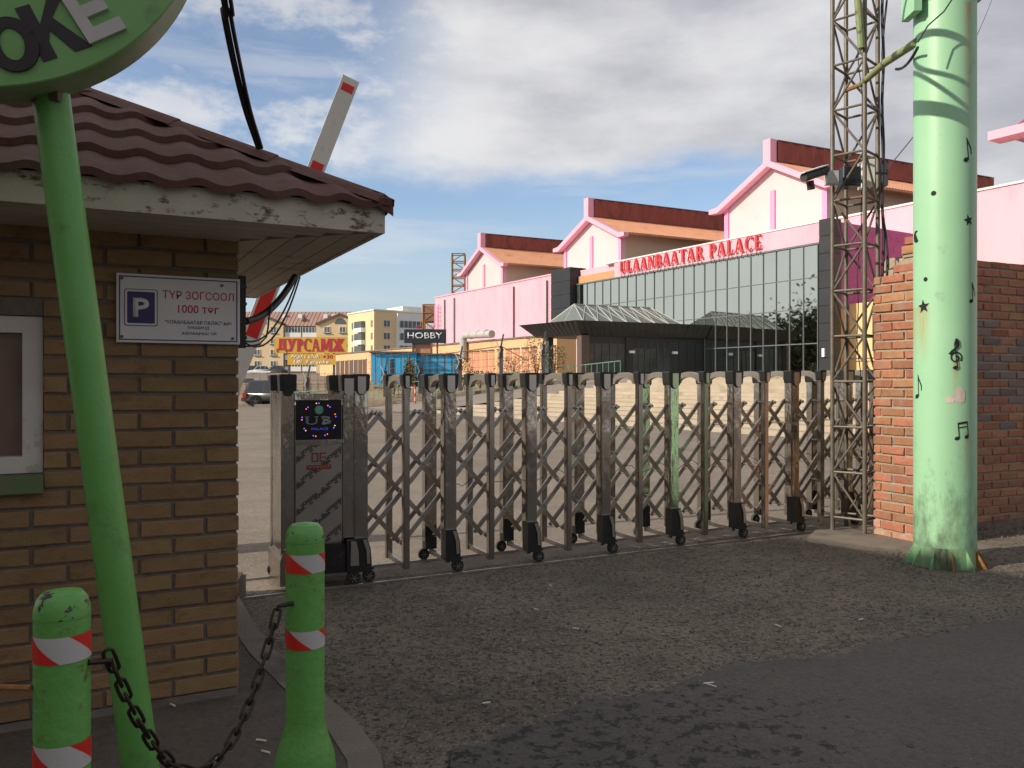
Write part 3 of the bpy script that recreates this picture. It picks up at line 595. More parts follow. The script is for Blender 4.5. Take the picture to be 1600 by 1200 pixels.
MB().box(x1e-.022, x1e-.001, y0e+.023, y1e, ZS-.004, ZE-.006).build('fascia_board', M['fascia'], kiosk)
MB().box(x0e, x1e-.023, y1e-.022, y1e-.001, ZS-.004, ZE-.006).build('fascia_board', M['fascia'], kiosk)
roofb = MB()
roofb.add([(x0e,y0e,ZE-.005),(x1e,y0e,ZE-.005),(x1e,y1e,ZE-.005),(x0e,y1e,ZE-.005),((x0e+x1e)/2,y0e+T,ZE-.01+T*PT-.03),((x0e+x1e)/2,y1e-T,ZE-.01+T*PT-.03)],
          [(0,1,4),(1,2,5,4),(2,3,5),(3,0,4,5),(0,3,2,1)])
roof = roofb.build('roof', M['roof'], kiosk)
CR = 0.262; ncourse = int(T/CR)+1
def tiles(side):
    for k in range(ncourse):
        t0 = k*CR - (0.035 if k == 0 else 0.02); t1 = min((k+1)*CR, T-0.001)
        if t1 <= t0: break
        rows = [(t0+0.002, -0.030), (t0, 0.0), (t0+CR*0.25, 0.002), (t0+CR*0.6, 0.0), (t1+0.01, -0.012)]
        Lx = (x1e-x0e) if side == 'front' else (y1e-y0e)
        nxx = int(Lx/0.018); vs = []
        for (t, dzz) in rows:
            tt = max(t, 0)
            for i in range(nxx+1):
                a = Lx*i/nxx; a = max(tt+0.0, min(Lx-tt, a))
                if k == 0 and i in (0, nxx): a += (-.02 if i == 0 else .02)
                ph = (a/0.183) % 1.0
                wv = 0.021*(0.5+0.5*cos(2*pi*ph))**1.2
                zz = ZE + t*PT + dzz + 0.022*(1-(max(t, t0)-t0)/(CR*1.05)) + wv
                if side == 'front': vs.append((x1e-a, y0e+t, zz))
                else: vs.append((x1e-t, y0e+a, zz))
        n1 = nxx+1
        q = MB(); q.add(vs, [(j*n1+i, (j+1)*n1+i, (j+1)*n1+i+1, j*n1+i+1) for j in range(len(rows)-1) for i in range(nxx)])
        q.build('tile_course', M['roof'], roof, smooth=True)
tiles('front'); tiles('right')
# hip caps up the visible hip
nseg = 4
for i in range(nseg):
    ta = T*i/nseg; tb = T*(i+1)/nseg+0.012
    q = MB(); vs = []
    for t, lift in ((ta, 0.046), (tb, 0.040)):
        c = Vector((x1e-t, y0e+t, ZE+t*PT+lift))
        for du in (-0.075, -0.035, 0, 0.035, 0.075):
            drop = abs(du)*0.45 + (0.012 if abs(du) > .07 else 0)
            vs.append((c.x+du*0.707+.0, c.y+du*0.707, c.z-drop))
    q.add(vs, [(j, j+1, j+6, j+5) for j in range(4)]+[(0,1,2,3,4)])
    q.build('hip_cap', M['roof'], roof)
MB().add([(x1e-.005, y0e-.03, ZE+.035), (x1e+.035, y0e-.005, ZE+.02), (x1e+.03, y0e-.02, ZE-.05), (x1e-.05, y0e-.032, ZE-.01), (x1e+.03, y0e+.06, ZE-.01)], [(0,3,2),(0,2,1),(1,2,4)]).build('hip_end', M['roof'], roof)

# parking sign on the kiosk wall
sg = thing('parking_sign', 'white parking price sign with a blue P screwed to the kiosk wall', 'sign', (KC[0], KC[1], 0), KA)
SX, SZ = -0.243, 1.817
sg.location = Vector((KC[0], KC[1], 0)) + Matrix.Rotation(KA, 3, 'Z') @ Vector((SX, -0.014, SZ))
SW, SH = 0.492, 0.288
MB().bbox(-SW/2, SW/2, -.006, .004, -SH/2, SH/2, .002).build('panel', M['signw'], sg)
b = MB(); e = .0105; w = .0045; A = SW/2-e; B = SH/2-e
b.box(-A, A, -.0075, -.0062, B-w, B); b.box(-A, A, -.0075, -.0062, -B, -B+w); b.box(-A, -A+w, -.0075, -.0062, -B+w, B-w); b.box(A-w, A, -.0075, -.0062, -B+w, B-w)
b.build('printed_border', M['navy'], sg)
def rrect(cx, cz, w, h, r, n=4):
    o = []
    for (sx, sz, a0) in ((1,1,0),(-1,1,pi/2),(-1,-1,pi),(1,-1,3*pi/2)):
        for i in range(n+1):
            a = a0+i*pi/2/n; o.append((cx+sx*(w/2-r)+r*cos(a), cz+sz*(h/2-r)+r*sin(a)))
    return o
pxx, pzz = -0.152, 0.003
pl = MB().prism(rrect(pxx, pzz, .128, .154, .010), -.0085, -.0063).build('parking_symbol', M['navy'], sg)
MB().prism(rrect(pxx, pzz, .122, .148, .009), -.0092, -.0086).build('symbol_ring', M['signw'], pl)
MB().prism(rrect(pxx, pzz, .106, .132, .005), -.0099, -.0093).build('symbol_field', M['navy'], pl)
text('symbol_letter', 'P', .062, .080, M['signw'], pl, (pxx, -.0100, pzz), bold=0.03, ext=.0008)
text('lettering', 'ТҮР ЗОГСООЛ', .290, .0345, M['red'], sg, (.076, -.0064, .063), bold=0.004, ext=.001)
text('lettering', '1000 төг', .165, .0345, M['red'], sg, (.075, -.0064, .004), bold=0.006, ext=.001)
text('lettering', '"УЛААНБААТАР ПАЛАС"-ЫН', .268, .0160, M['navy'], sg, (.075, -.0064, -.053), bold=0.002, ext=.001)
text('lettering', 'МАШИНД', .087, .0150, M['navy'], sg, (.075, -.0064, -.076), bold=0.002, ext=.001)
text('lettering', 'ХАМААРАХГҮЙ', .140, .0165, M['navy'], sg, (.077, -.0064, -.098), bold=0.002, ext=.001)
for (sx, sz) in ((-.225, .122), (-.225, -.120), (.215, -.118), (.170, .112)):
    MB().cylx((sx, -.008, sz), .0065, .006, 10).build('screw', M['bolt'], sg)
# black conduit and looping cables at the corner
cr = thing('cable_conduit', 'black upright conduit strip at the kiosk corner beside the parking sign', 'conduit', (KC[0], KC[1], 0), KA)
MB().box(.004, .032, .0, .03, 1.66, 1.98).build('channel', M['cable'], cr)
for k in range(4): MB().box(-.002, .036, -.004, .034, 1.70+k*.075, 1.712+k*.075).build('strap', M['blackpl'], cr)
def W2(p): return Matrix.Rotation(KA, 3, 'Z') @ Vector(p) + Vector((KC[0], KC[1], 0))
def hang(p0, p1, sag, n=14):
    p0, p1 = Vector(p0), Vector(p1); o = []
    for i in range(n+1):
        f = i/n; p = p0.lerp(p1, f); p.z -= sag*4*f*(1-f); o.append(p)
    return o
ce = at(461, 432, 4.35)
cables = [(at(384, 502, 3.75), ce, .05, .017, 'thick black cable drooping from the eave to the kiosk corner'),
          (at(384, 533, 3.75), ce+Vector((.01, .02, .0)), .10, .0045, 'upper of two thin cables looping from the eave to below the sign'),
          (at(384, 536, 3.75), ce+Vector((.02, .02, .0)), .135, .0045, 'lower of two thin cables looping from the eave to below the sign')]
for a, c, s_, r, lb in cables: tag(MB().tube(hang(a, c, s_), r, 8).build('hanging_cable', M['cable'], smooth=True), lb, 'cable', 'cables at the kiosk corner')
pp = [at(372, 541, 3.72), at(390, 541, 3.75), at(405, 538, 3.8), at(416, 527, 3.85), at(419, 512, 3.9), at(420, 498, 3.95), at(424, 476, 4.0)]
tag(MB().tube(pp, .004, 6).build('hanging_cable', M['cable'], smooth=True), 'thin dangling cable tail that curls under the sign corner', 'cable', 'cables at the kiosk corner')
def smooth_path(P, n=8):
    P = [Vector(p) for p in P]; P = [P[0]*2-P[1]]+P+[P[-1]*2-P[-2]]; out = []
    for i in range(1, len(P)-2):
        for k in range(n):
            t = k/n; out.append(.5*((2*P[i])+(P[i+1]-P[i-1])*t+(2*P[i-1]-5*P[i]+4*P[i+1]-P[i+2])*t*t+(3*P[i]-P[i-1]-3*P[i+1]+P[i+2])*t**3))
    return out+[P[-2]]
for r, dd, lb in ((.0125, 0, 'thick twisted overhead cable landing on the kiosk hip'), (.008, 7, 'thinner overhead cable beside the twisted one')):
    P_list = [at(404+dd*.7, 231, 3.61), at(384+dd, 172, 3.42), at(366+dd*1.3, 100, 3.2), at(350+dd*1.4, 20, 2.98), at(341+dd*1.5, -50, 2.8), (-.75+dd*.004, 1.2, 3.75), (-.4+dd*.004, -3, 5.4), (0+dd*.004, -7.9, 7.45)]
    tag(MB().tube(smooth_path(P_list), r, 8).build('overhead_cable', M['cable'], smooth=True), lb, 'cable', 'cables above the kiosk')

up_ = thing('utility_pole', 'wooden utility pole behind the camera carrying the overhead cables', 'pole', (0, -8, 0))
MB().tube([(0, 0, -.1), (0, 0, 7.9)], [.13, .09], 12).build('mast', M['twig'], up_, smooth=True); MB().box(-.7, .7, -.05, .05, 7.38, 7.5).build('crossarm', M['twig'], up_)

# ------------------------------------------------------------------ leaning green pole with the round sign
ps = thing('round_sign', 'round green sign with letters OKE on a leaning lime green pole', 'sign')
pb, pt_ = Vector((-1.015, 2.55, 0.07-.05)), Vector((-1.421, 2.55, 2.44))
pb = Vector((-1.138, 2.55, .323)) + (Vector((-1.138,2.55,.323))-Vector((-1.408,2.55,2.353)))*0.13
MB().tube([pb, pt_], .053, 28).build('pole', M['lime'], ps, smooth=True)
R0 = .665; nrm = Vector((.36, -.93, -.02)).normalized(); DC = Vector((-1.555, 2.30, 2.995))
yax = -nrm; xax = Vector((cos(atan2(nrm.x, -nrm.y)), sin(atan2(nrm.x, -nrm.y)), 0)); zax = xax.cross(yax).normalized(); 
dm = Matrix((xax, yax, zax)).transposed().to_4x4(); dm.translation = DC
disc = D.objects.new('sign_disc', None)
q = MB(); N_ = 96; prof = [(0, 0), (R0-.004, 0), (R0, .004), (R0, .165), (R0-.004, .17), (0, .17)]
vs = []; fs = []
for j, (r, y) in enumerate(prof):
    for i in range(N_): vs.append((r*cos(2*pi*i/N_), y, r*sin(2*pi*i/N_)))
for j in range(len(prof)-1):
    for i in range(N_): fs.append((j*N_+i, j*N_+(i+1)%N_, (j+1)*N_+(i+1)%N_, (j+1)*N_+i))
q.add(vs, fs); q.m = [1 if N_*2 <= i < N_*3 else 0 for i in range(len(fs))]
disc = q.build('sign_disc', [M['signg'], M['signrim']], ps, smooth=True); disc.matrix_local = dm
def dglyph(polys, px, py, w, h, tilt, m, ext):
    d_ = Vector(((px-800)/F, 1, -(py-600)/F)); o_ = Vector((0, 0, EYE)); t = (DC-o_).dot(nrm)/d_.dot(nrm); p = dm.inverted() @ (o_+d_*t)
    q = MB()
    for i, pl_ in enumerate(polys): q.prism([((a-.5)*w, (b_-.5)*h) for a, b_ in pl_], -ext-.0004*i, -.0008)
    o = q.build('sign_letter', m, disc); o.location = (p.x, 0, p.z); o.rotation_euler = (0, -tilt, 0)
def oring(n=28):
    A = [2*pi*i/n for i in range(n+1)]; out = []
    for a, b_ in zip(A[:-1], A[1:]): out.append([(.5+.5*cos(a), .5+.5*sin(a)), (.5+.5*cos(b_), .5+.5*sin(b_)), (.5+.23*cos(b_), .5+.30*sin(b_)), (.5+.23*cos(a), .5+.30*sin(a))])
    return out
def kk(ps): return [p[::-1] if sum(p[k][0]*p[(k+1) % len(p)][1]-p[(k+1) % len(p)][0]*p[k][1] for k in range(len(p))) < 0 else p for p in ps]
GK = kk([[(0, 0), (.30, 0), (.30, 1), (0, 1)], [(.30, .30), (.52, .62), (1, 1), (.66, 1), (.30, .62)], [(.40, .52), (.58, .68), (1.05, 0), (.68, 0)]])
GE = kk([[(0, 0), (.30, 0), (.30, 1), (0, 1)], [(.30, 0), (1, 0), (1, .22), (.30, .22)], [(.30, .40), (.88, .40), (.88, .60), (.30, .60)], [(.30, .78), (1, .78), (1, 1), (.30, 1)]])
dglyph(kk(oring()), 20, 70, .135, .155, radians(14), M['lblack'], .003)
dglyph(GK, 83, 44, .135, .158, radians(27), M['lblack'], .0034)
dglyph(GE, 143, 16, .115, .170, radians(32), M['lwhite'], .014)
b = MB().box(-.03, .05, -.02, .05, 0, .04); o = b.build('mount_bracket', M['trim'], ps); o.location = (-1.415, 2.52, 2.352)

# ------------------------------------------------------------------ bollards and chain
def band(z0, z1, r, phase):
    n, rows = 48, 6; vs = []; fs = []; ms = []
    for j in range(rows+1):
        for i in range(n): 
            a = 2*pi*i/n + phase - 1.25*j/rows; vs.append((r*cos(a), r*sin(a), z0+(z1-z0)*j/rows))
    for j in range(rows):
        for i in range(n): fs.append((j*n+i, j*n+(i+1)%n, (j+1)*n+(i+1)%n, (j+1)*n+i)); ms.append((i//12) % 2)
    q = MB(); q.add(vs, fs); q.m = ms; return q
def bollard(label, x, y, ph, top=1.125, r=.052):
    z = 0.125; t = thing('bollard', label, 'bollard', (x, y, z), 0, 'lime green bollards by the kerb'); H = top-z
    MB().lathe([(.083, -.02), (.083, .325), (.079, .36), (.066, .40), (.056, .435), (r, .46), (r, H-.05)], 32).build('post', M['lime_rust'], t, smooth=True)
    MB().lathe([(r+.0006, H-.0495), (r, H-.035), (r*.90, H-.016), (r*.7, H-.004), (r*.3, H), (.001, H+.0005)], 32).build('domed_cap', M['lime_chip'], t, smooth=True)
    for zz in (H-.130, H-.335):
        band(zz, zz+.05, r+.0012, ph).build('reflective_band', [M['bandr'], M['bandw']], t, smooth=True)
    return t
B1 = (-.865, 1.60); B2 = (-.567, 2.28)
bollard('nearer green bollard with chipped dome and reflective bands, lower left', *B1, 3.55, 1.105, .0495)
bollard('farther green bollard whose wide foot shows, in front of the gate motor', *B2, 3.75, 1.120, .052)
def link_mesh():
    q = MB(); pts_ = []
    a, r, w = .017, .0098, .0038
    n = 16
    for i in range(n+1):
        th = 2*pi*i/n; pts_.append((a*(1 if cos(th) > 0 else -1)*(1 if abs(cos(th)) > 1e-6 else 0) + r*cos(th), 0, r*sin(th)))
    ring = []
    m = 8
    for i in range(n):
        p = Vector(pts_[i]); th = 2*pi*i/n; nn_ = Vector((cos(th), 0, sin(th)))
        ring.append([tuple(p+nn_*w*cos(2*pi*k/m)+Vector((0, w*sin(2*pi*k/m), 0))) for k in range(m)])
    q.add([v for r_ in ring for v in r_], [(i*m+k, i*m+(k+1)%m, ((i+1)%n)*m+(k+1)%m, ((i+1)%n)*m+k) for i in range(n) for k in range(m)])
    return q.mesh('link', M['chain'], True)
LM = link_mesh()
def chain(label, pts_):
    t = thing('chain', label, 'chain', (0, 0, 0), 0, 'bollard chains')
    acc = 0; step = .0385; i = 0; k = 0; P = [Vector(p) for p in pts_]; d = 0; seg = 0
    total = [0]
    for a, b_ in zip(P[:-1], P[1:]): total.append(total[-1]+(b_-a).length)
    nl = int(total[-1]/step)
    for k in range(nl+1):
        s_ = k*step
        while seg < len(P)-2 and total[seg+1] < s_: seg += 1
        f = (s_-total[seg])/(total[seg+1]-total[seg]); p = P[seg].lerp(P[seg+1], f); dr = (P[seg+1]-P[seg]).normalized()
        up = Vector((0, 0, 1)) if abs(dr.z) < .95 else Vector((1, 0, 0)); sd = dr.cross(up).normalized(); u2 = sd.cross(dr)
        mt = Matrix((dr, u2.cross(dr), u2)).transposed().to_4x4(); mt = mt @ Matrix.Rotation((pi/2 if k % 2 else 0)+.5+random.uniform(-.2, .2), 4, 'X'); mt.translation = p
        o = inst('link', LM, t); o.matrix_local = mt
    return t
h1 = Vector((B1[0]+.075, B1[1]+.04, .955)); h2 = Vector((B2[0]-.055, B2[1]-.065, .908))
chain('dark iron chain sagging between the two green bollards', hang(h1, h2, .32, 26))
h0 = Vector((B1[0]-.13, B1[1]-.02, .925))
chain('dark chain end dropping from the hook left of the nearer bollard', hang(h0, h0+Vector((-.5, -.35, .0)), .4, 18))
for k, (a, c, lb) in enumerate([(Vector((B1[0]+.05, B1[1]+.0, .965)), h1, 'iron hook on the right of the nearer bollard'), (Vector((B2[0]-.02, B2[1]-.048, .912)), h2, 'iron hook on the left of the farther bollard'),
                 (Vector((B1[0]-.04, B1[1]-.035, .928)), h0, 'rusty straight hook reaching left from the nearer bollard')]):
    tag(MB().tube([a, a.lerp(c, .6), c, c+Vector((0, 0, -.012))], .006, 8).build('chain_hook', M['rust' if k == 2 else 'chain'], smooth=True), lb, 'hook', 'chain hooks on bollards')

# ------------------------------------------------------------------ folding gate
gate = thing('folding_gate', 'long stainless steel folding gate with scissor lattice, arches and castors', 'gate', (G0.x, G0.y, gz(G0.x, G0.y)), GA)
SP = 0.733; TH = 0.46; HG = 1.60; SLOPE = 0.0135
def zl(t): return SLOPE*t
def post(t, y, wide, front, last=False):
    w = .108 if wide else .052; dpt = .075 if wide else .045; z0 = .06 if not wide else (.17); zz = zl(t)
    q = MB(); b_ = .006
    poly = [(t-w/2, y), (t-w/2+b_, y-b_), (t+w/2-b_, y-b_), (t+w/2, y), (t+w/2, y+dpt), (t-w/2, y+dpt)]
    q.slabz(poly, z0+zz, HG-.10+zz)
    if wide: q.box(t-w/2+.012, t+w/2-.012, y-.011, y-b_-.0005, .36+zz, HG-.13+zz)
    po = q.build('post', M['steelm'] if wide else M['steel'], gate)
    # black cap
    c = MB(); cw = w/2+.008; ch = .13 if wide else .105
    c.prism([(t-cw, HG-ch+zz+.02), (t-cw+.01, HG-ch+zz), (t+cw-.01, HG-ch+zz), (t+cw, HG-ch+zz+.02), (t+cw+.007, HG+zz-.01), (t+cw-.005, HG+zz), (t-cw+.005, HG+zz), (t-cw-.007, HG+zz-.01)], y-.016, y+dpt+.014)
    co_ = c.build('cap', M['blackpl'], po)
    iw = .032 if wide else .016
    prof = [(t-iw, HG-.018+zz), (t+iw, HG-.018+zz)] + [(t+iw*cos(a), HG-ch*1.12+.02+zz-iw*.9*sin(a)) for a in frange(0, pi, 7)]
    MB().prism(prof[::-1], y-.030, y-.017).build('cap_insert', M['chromecap'], po)
    MB().prism([(a[0]+(t-a[0])*-.22, a[1]-.006 if a[1] < HG-.06+zz else a[1]+.004) for a in prof[::-1]], y-.0168, y-.0155).build('insert_surround', M['blackpl'], po)
    return po
def wheel(parent, t, y, r=.048, w=.03):
    zz = zl(t); q = MB(); q.cylx((t, y, r+zz+.002), r, w, 24); wl = q.build('wheel', M['rubber'], parent, smooth=True)
    h = MB(); h.cylx((t, y-w/2-.002, r+zz+.002), r*.66, .006, 20); h.build('hub', M['blackpl'], wl)
    s_ = MB()
    for k in range(6):
        a = k*pi/3; s_.bar((t, y-w/2-.006, r+zz+.002), (t+r*.62*cos(a), y-w/2-.006, r+zz+.002+r*.62*sin(a)), .004, .009, (0, 1, 0))
    s_.build('spokes', M['bar'], wl)
def shoe(parent, t, y):                                    # black wheel fairing with chrome shield
    zz = zl(t); q = MB(); f = [(-.058, .10), (-.058, .345), (.035, .345), (.062, .26), (.07, .16), (.07, .10), (.02, .085)]
    q.prism([(t+a, z+zz) for a, z in f], y-.055, y+.05); sh = q.build('wheel_fairing', M['blackpl'], parent)
    f2 = [(-.002, .335), (.030, .335), (.052, .26), (.056, .15), (.030, .15), (.026, .25)]
    MB().prism([(t+a, z+zz) for a, z in f2], y-.066, y-.056).build('fairing_shield', M['chromecap'], sh)
    MB().bar((t+.03, y-.02, .1+zz), (t+.09, y-.02, .11+zz), .05, .02, (0, 0, 1)).build('mudguard', M['blackpl'], sh)
    wheel(parent, t+.052, y-.03)
def arch(t, wide):
    q = MB(); n = 12; ya, yb = .045, TH+.0; zz = zl(t); ro = (yb-ya)/2; cy = (ya+yb)/2; vs = []
    for i in range(n+1):
        a = pi*i/n
        for rr, hh in ((ro, .110), (ro-.055, .058)):
            for dx_ in (-.020, .020): vs.append((t+dx_, cy-rr*cos(a), HG-.112+zz+hh*sin(a)))
    fs = []
    for i in range(n):
        o_ = i*4; fs += [(o_, o_+4, o_+5, o_+1), (o_+2, o_+3, o_+7, o_+6), (o_, o_+2, o_+6, o_+4), (o_+1, o_+5, o_+7, o_+3)]
    q.add(vs, fs); q.build('arch', M['bar'], gate, smooth=True)
    MB().box(t-.016, t+.016, .046, TH-.001, .062+zz, .10+zz).build('base_beam', M['bar'], gate)
KN = 9
for k in range(-1, KN):
    t = k*SP
    pf = post(t, 0, True, True); shoe(pf, t, 0); pr = post(t, TH, True, False); arch(t, True)
    q = MB().prism([(t-.05, .10+zl(t)), (t-.05, .30+zl(t)), (t+.05, .30+zl(t)), (t+.05, .10+zl(t))], TH-.01, TH+.05+.03); q.build('wheel_fairing', M['blackpl'], pr); wheel(pr, t-.045, TH+.06)
    if k < KN-1:
        t2 = t+SP/2; post(t2, 0, False, True); post(t2, TH, False, False); arch(t2, False)
# lattice: two layers of crossed bars, 2*a wide and 4 half steps tall
a_ = SP/2; zt, zb = 1.285, .245; stp = (zt-zb)/5
tmin, tmax = -SP, (KN-1)*SP
def lattice(yl, signs):
    for i in range(int((tmax-tmin)/a_)+4):
        for sgn in signs:
            ts = tmin - 3*a_ + i*a_ + (a_/2 if sgn > 0 else a_)
            t0, t1 = (ts, ts+2.5*a_); z0, z1 = (zt, zb) if sgn > 0 else (zb, zt)
            lo, hi = max(t0, tmin), min(t1, tmax)
            if hi-lo < .05: continue
            za = z0+(z1-z0)*(lo-t0)/(t1-t0); zb_ = z0+(z1-z0)*(hi-t0)/(t1-t0)
            p0, p1 = Vector((lo, yl, za+zl(lo))), Vector((hi, yl, zb_+zl(hi))); dd = (p1-p0).normalized()*.018
            if lo == t0: p0 -= dd
            if hi == t1: p1 += dd
            MB().bar(p0, p1, .018, .036, (0, 0, 1)).build('lattice_bar', M['bar'], gate)
lattice(.115, (-1,)); lattice(.225, (1,)); lattice(.345, (-1,))
pinm = MB().tube([(0, .085, 0), (0, .375, 0)], .0085, 8).mesh('pivot_pin', M['bar'], True)
nutm = MB().tube([(0, .078, 0), (0, .096, 0)], .015, 6).mesh('pivot_nut', M['bar'])
for i in range(int((tmax-tmin)/a_)*2+3):
    t = tmin+ i*a_/2
    if t > tmax-.02 or t < tmin+.02: continue
    for j in range(6):
        if (i+j) % 2 == 1:
            inst('pivot_pin', pinm, gate, (t, 0, zt-j*stp+zl(t)))
            if j == 0: inst('pivot_nut', nutm, gate, (t, 0, zt-j*stp+zl(t)))
# thin sagging control cable threaded through the lattice
pts_ = []
for i in range(60):
    t = i*(tmax)/59; pts_.append((t, .23, .70+.05*cos(2*pi*t/a_)+zl(t)))
MB().tube(pts_, .003, 5).build('control_cable', M['cable'], gate)

# drive cabinet at the left end of the gate
cab = thing('gate_motor_cabinet', 'stainless steel gate motor cabinet with LED logo panel and printed sheet', 'cabinet', (G0.x, G0.y, gz(G0.x, G0.y)), GA)
c0, c1 = -1.335, -.785
zc = zl(-1.0)
def cpost(t, y, w, d_, label=None):
    q = MB(); q.slabz([(t-w/2, y+.006), (t-w/2+.006, y), (t+w/2-.006, y), (t+w/2, y+.006), (t+w/2, y+d_), (t-w/2, y+d_)], .10+zc, HG-.09+zc); po = q.build('corner_post', M['steelm'], cab)
    c = MB(); cw = w/2+.008; c.prism([(t-cw, HG-.125+zc), (t+cw, HG-.125+zc), (t+cw+.006, HG+zc-.008), (t+cw-.006, HG+zc), (t-cw+.006, HG+zc), (t-cw-.006, HG+zc-.008)], y-.012, y+d_+.012); c.build('cap', M['blackpl'], po)
    iw = .036; prof = [(t+iw*cos(a), HG-.125+zc-iw*1.1*sin(a)) for a in frange(0, pi, 9)] + [(t-iw, HG-.03+zc), (t+iw, HG-.03+zc)]
    return po, prof
p_, prof = cpost(c0+.05, 0, .10, .08); MB().prism(prof[::-1], -.022, -.0125).build('cap_insert', M['blackpl'], p_)
p_, prof = cpost(c1-.045, 0, .09, .08); MB().prism([(x, z) for x, z in prof[::-1]], -.022, -.0125).build('cap_insert', M['chromecap'], p_)
cpost(c0+.05, .42, .10, .08); cpost(c1-.045, .42, .09, .08)
bz = 1.455
MB().box(c0+.102, c1-.092, .012, .49, .30+zc, bz-.085+zc).build('panel', M['steel'], cab)
MB().box(c0+.004, c0+.012, .082, .418, .28+zc, bz+zc).build('side_panel', M['steelm'], cab)
MB().box(c1-.012, c1-.004, .082, .418, .28+zc, bz+zc).build('side_panel', M['steelm'], cab)
x0, x1 = c0+.103, c1-.093
MB().box(x0, x1, -.004, .06, bz-.045+zc, bz+zc).build('trim_rail', M['steelm'], cab); MB().box(x0, x1, -.004, .06, 1.075+zc, 1.105+zc).build('trim_rail', M['steelm'], cab)
sx0, sx1, sz0, sz1 = x0+.006, x1-.006, 1.108+zc, bz-.048+zc
scr = MB().box(sx0, sx1, -.001, .011, sz0, sz1).build('led_screen', M['screen'], cab)
scx, scz = (sx0+sx1)/2, (sz0+sz1)/2
for k in range(9):
    a = pi/2 + .08 + 2*pi*k/9; R_ = .128
    for dd, mm in ((-.075, 'ledb'), (.075, ('ledr' if k % 3 else 'ledo'))):
        MB().cylx((scx+R_*cos(a+dd)*1.0, -.003, scz+R_*sin(a+dd)*.98), .0042, .004, 8).build('led', M[mm], scr)
MB().cylx((scx, -.003, scz+.075), .033, .004, 24).build('emblem', M['greenlogo'], scr)
q = MB()
for k in range(7):
    a = .3+k*.75; q.bar((scx+.006*cos(a), -.0058, scz+.075+.006*sin(a)), (scx+.026*cos(a+.6), -.0058, scz+.075+.026*sin(a+.6)), .004, .001, (0, 1, 0))
q.build('emblem_detail', M['lwhite'], scr)
# slab serif letters of the logo
def slab_U(q, x, z, w, h, s, y0, y1):
    t = w*.20
    q.box(x, x+t, y0, y1, z+h*.3, z+h); q.box(x+w-t*.6-w*.08, x+w-w*.08, y0, y1, z+h*.3, z+h)
    pts_ = [(x+w*.46-(w*.46)*cos(a), z+h*.3-h*.3*sin(a)) for a in frange(0, pi, 9)]; pin = [(x+w*.46-(w*.46-t*.85)*cos(a), z+h*.3-(h*.3-h*.12)*sin(a)) for a in frange(0, pi, 9)]
    for i in range(8): q.prism([pts_[i], pts_[i+1], pin[i+1], pin[i]][::-1], y0, y1)
    q.box(x-w*.08, x+t+w*.08, y0-.0003, y1-.0003, z+h*.93, z+h*1.0); q.box(x+w*.66, x+w*1.02, y0-.0003, y1-.0003, z+h*.93, z+h*1.0)
q = MB(); slab_U(q, scx-.098, scz-.035, .092, .062, 1, -.004, -.0012); q.build('logo_letter', M['greyletter'], scr)
text('logo_letter', 'B', .075, .062, M['greyletter'], scr, (scx+.054, -.0012, scz-.004), bold=.05, ext=.003)
text('logo_word', 'PALACE', .125, .018, M['dimblue'], scr, (scx+.005, -.0012, scz-.068), bold=.02, ext=.002)
# printed sheet with diagonal repeated brand words, clipped to its frame
hx0, hx1, hz0, hz1 = x0+.004, x1-.004, .335+zc, 1.07+zc
sh = MB().box(hx0, hx1, .002, .011, hz0, hz1).build('printed_sheet', M['sheet'], cab)
def clipped(name, body, cx, cz, w, h, rot, m, y, bold=.04):
    me = text_mesh(name, body, w, h, m, ext=0, bold=bold, rot=rot)
    bm = bmesh.new(); bm.from_mesh(me)
    for v in bm.verts: v.co = Vector((v.co.x+cx, y, v.co.y+cz))
    for co_, no in (((hx0+.004, 0, 0), (-1, 0, 0)), ((hx1-.004, 0, 0), (1, 0, 0)), ((0, 0, hz0+.002), (0, 0, -1)), ((0, 0, hz1-.002), (0, 0, 1))):
        bmesh.ops.bisect_plane(bm, geom=bm.verts[:]+bm.edges[:]+bm.faces[:], plane_co=co_, plane_no=no, clear_outer=True)
    if len(bm.faces) == 0: bm.free(); return
    bm.to_mesh(me); bm.free(); o = D.objects.new(name, me); COL.objects.link(o); o.parent = sh
for i in range(-4, 9):
    for j in range(-1, 3):
        cx = hx0 + j*.190 + (i % 2)*.09 - .02; cz = hz0 + i*.098 + j*.148
        clipped('printed_word', 'HONGDEA', cx+.03, cz+.03, .150, .027, radians(38), M['sheetink'], .0008)
        clipped('printed_mark', '(G)', cx-.055, cz-.045, .030, .030, radians(38), M['sheetink'], .0008)
lg = MB()
for sx in (-1, 1):
    ox = scx+sx*.030; oz = .975+zc
    lg.box(ox-.024, ox+.024, -.0025, .0005, oz+.026, oz+.034); lg.box(ox-.024, ox+.024, -.0025, .0005, oz-.034, oz-.026)
    lg.box(ox-.024, ox-.016, -.0025, .0005, oz-.026, oz+.026); lg.box(ox-.010, ox+.024, -.0025, .0005, oz-.004, oz+.004) if sx > 0 else lg.box(ox+.016, ox+.024, -.0025, .0005, oz-.026, oz+.026)
lg.build('brand_logo', M['logored'], sh)
MB().box(scx-.092, scx+.092, -.0015, .0008, .885+zc, .918+zc).build('brand_bar', M['logored'], sh)
text('brand_word', 'HONGDEA', .165, .022, M['logoor'], sh, (scx, -.0018, .9015+zc), bold=.03, ext=.0006)
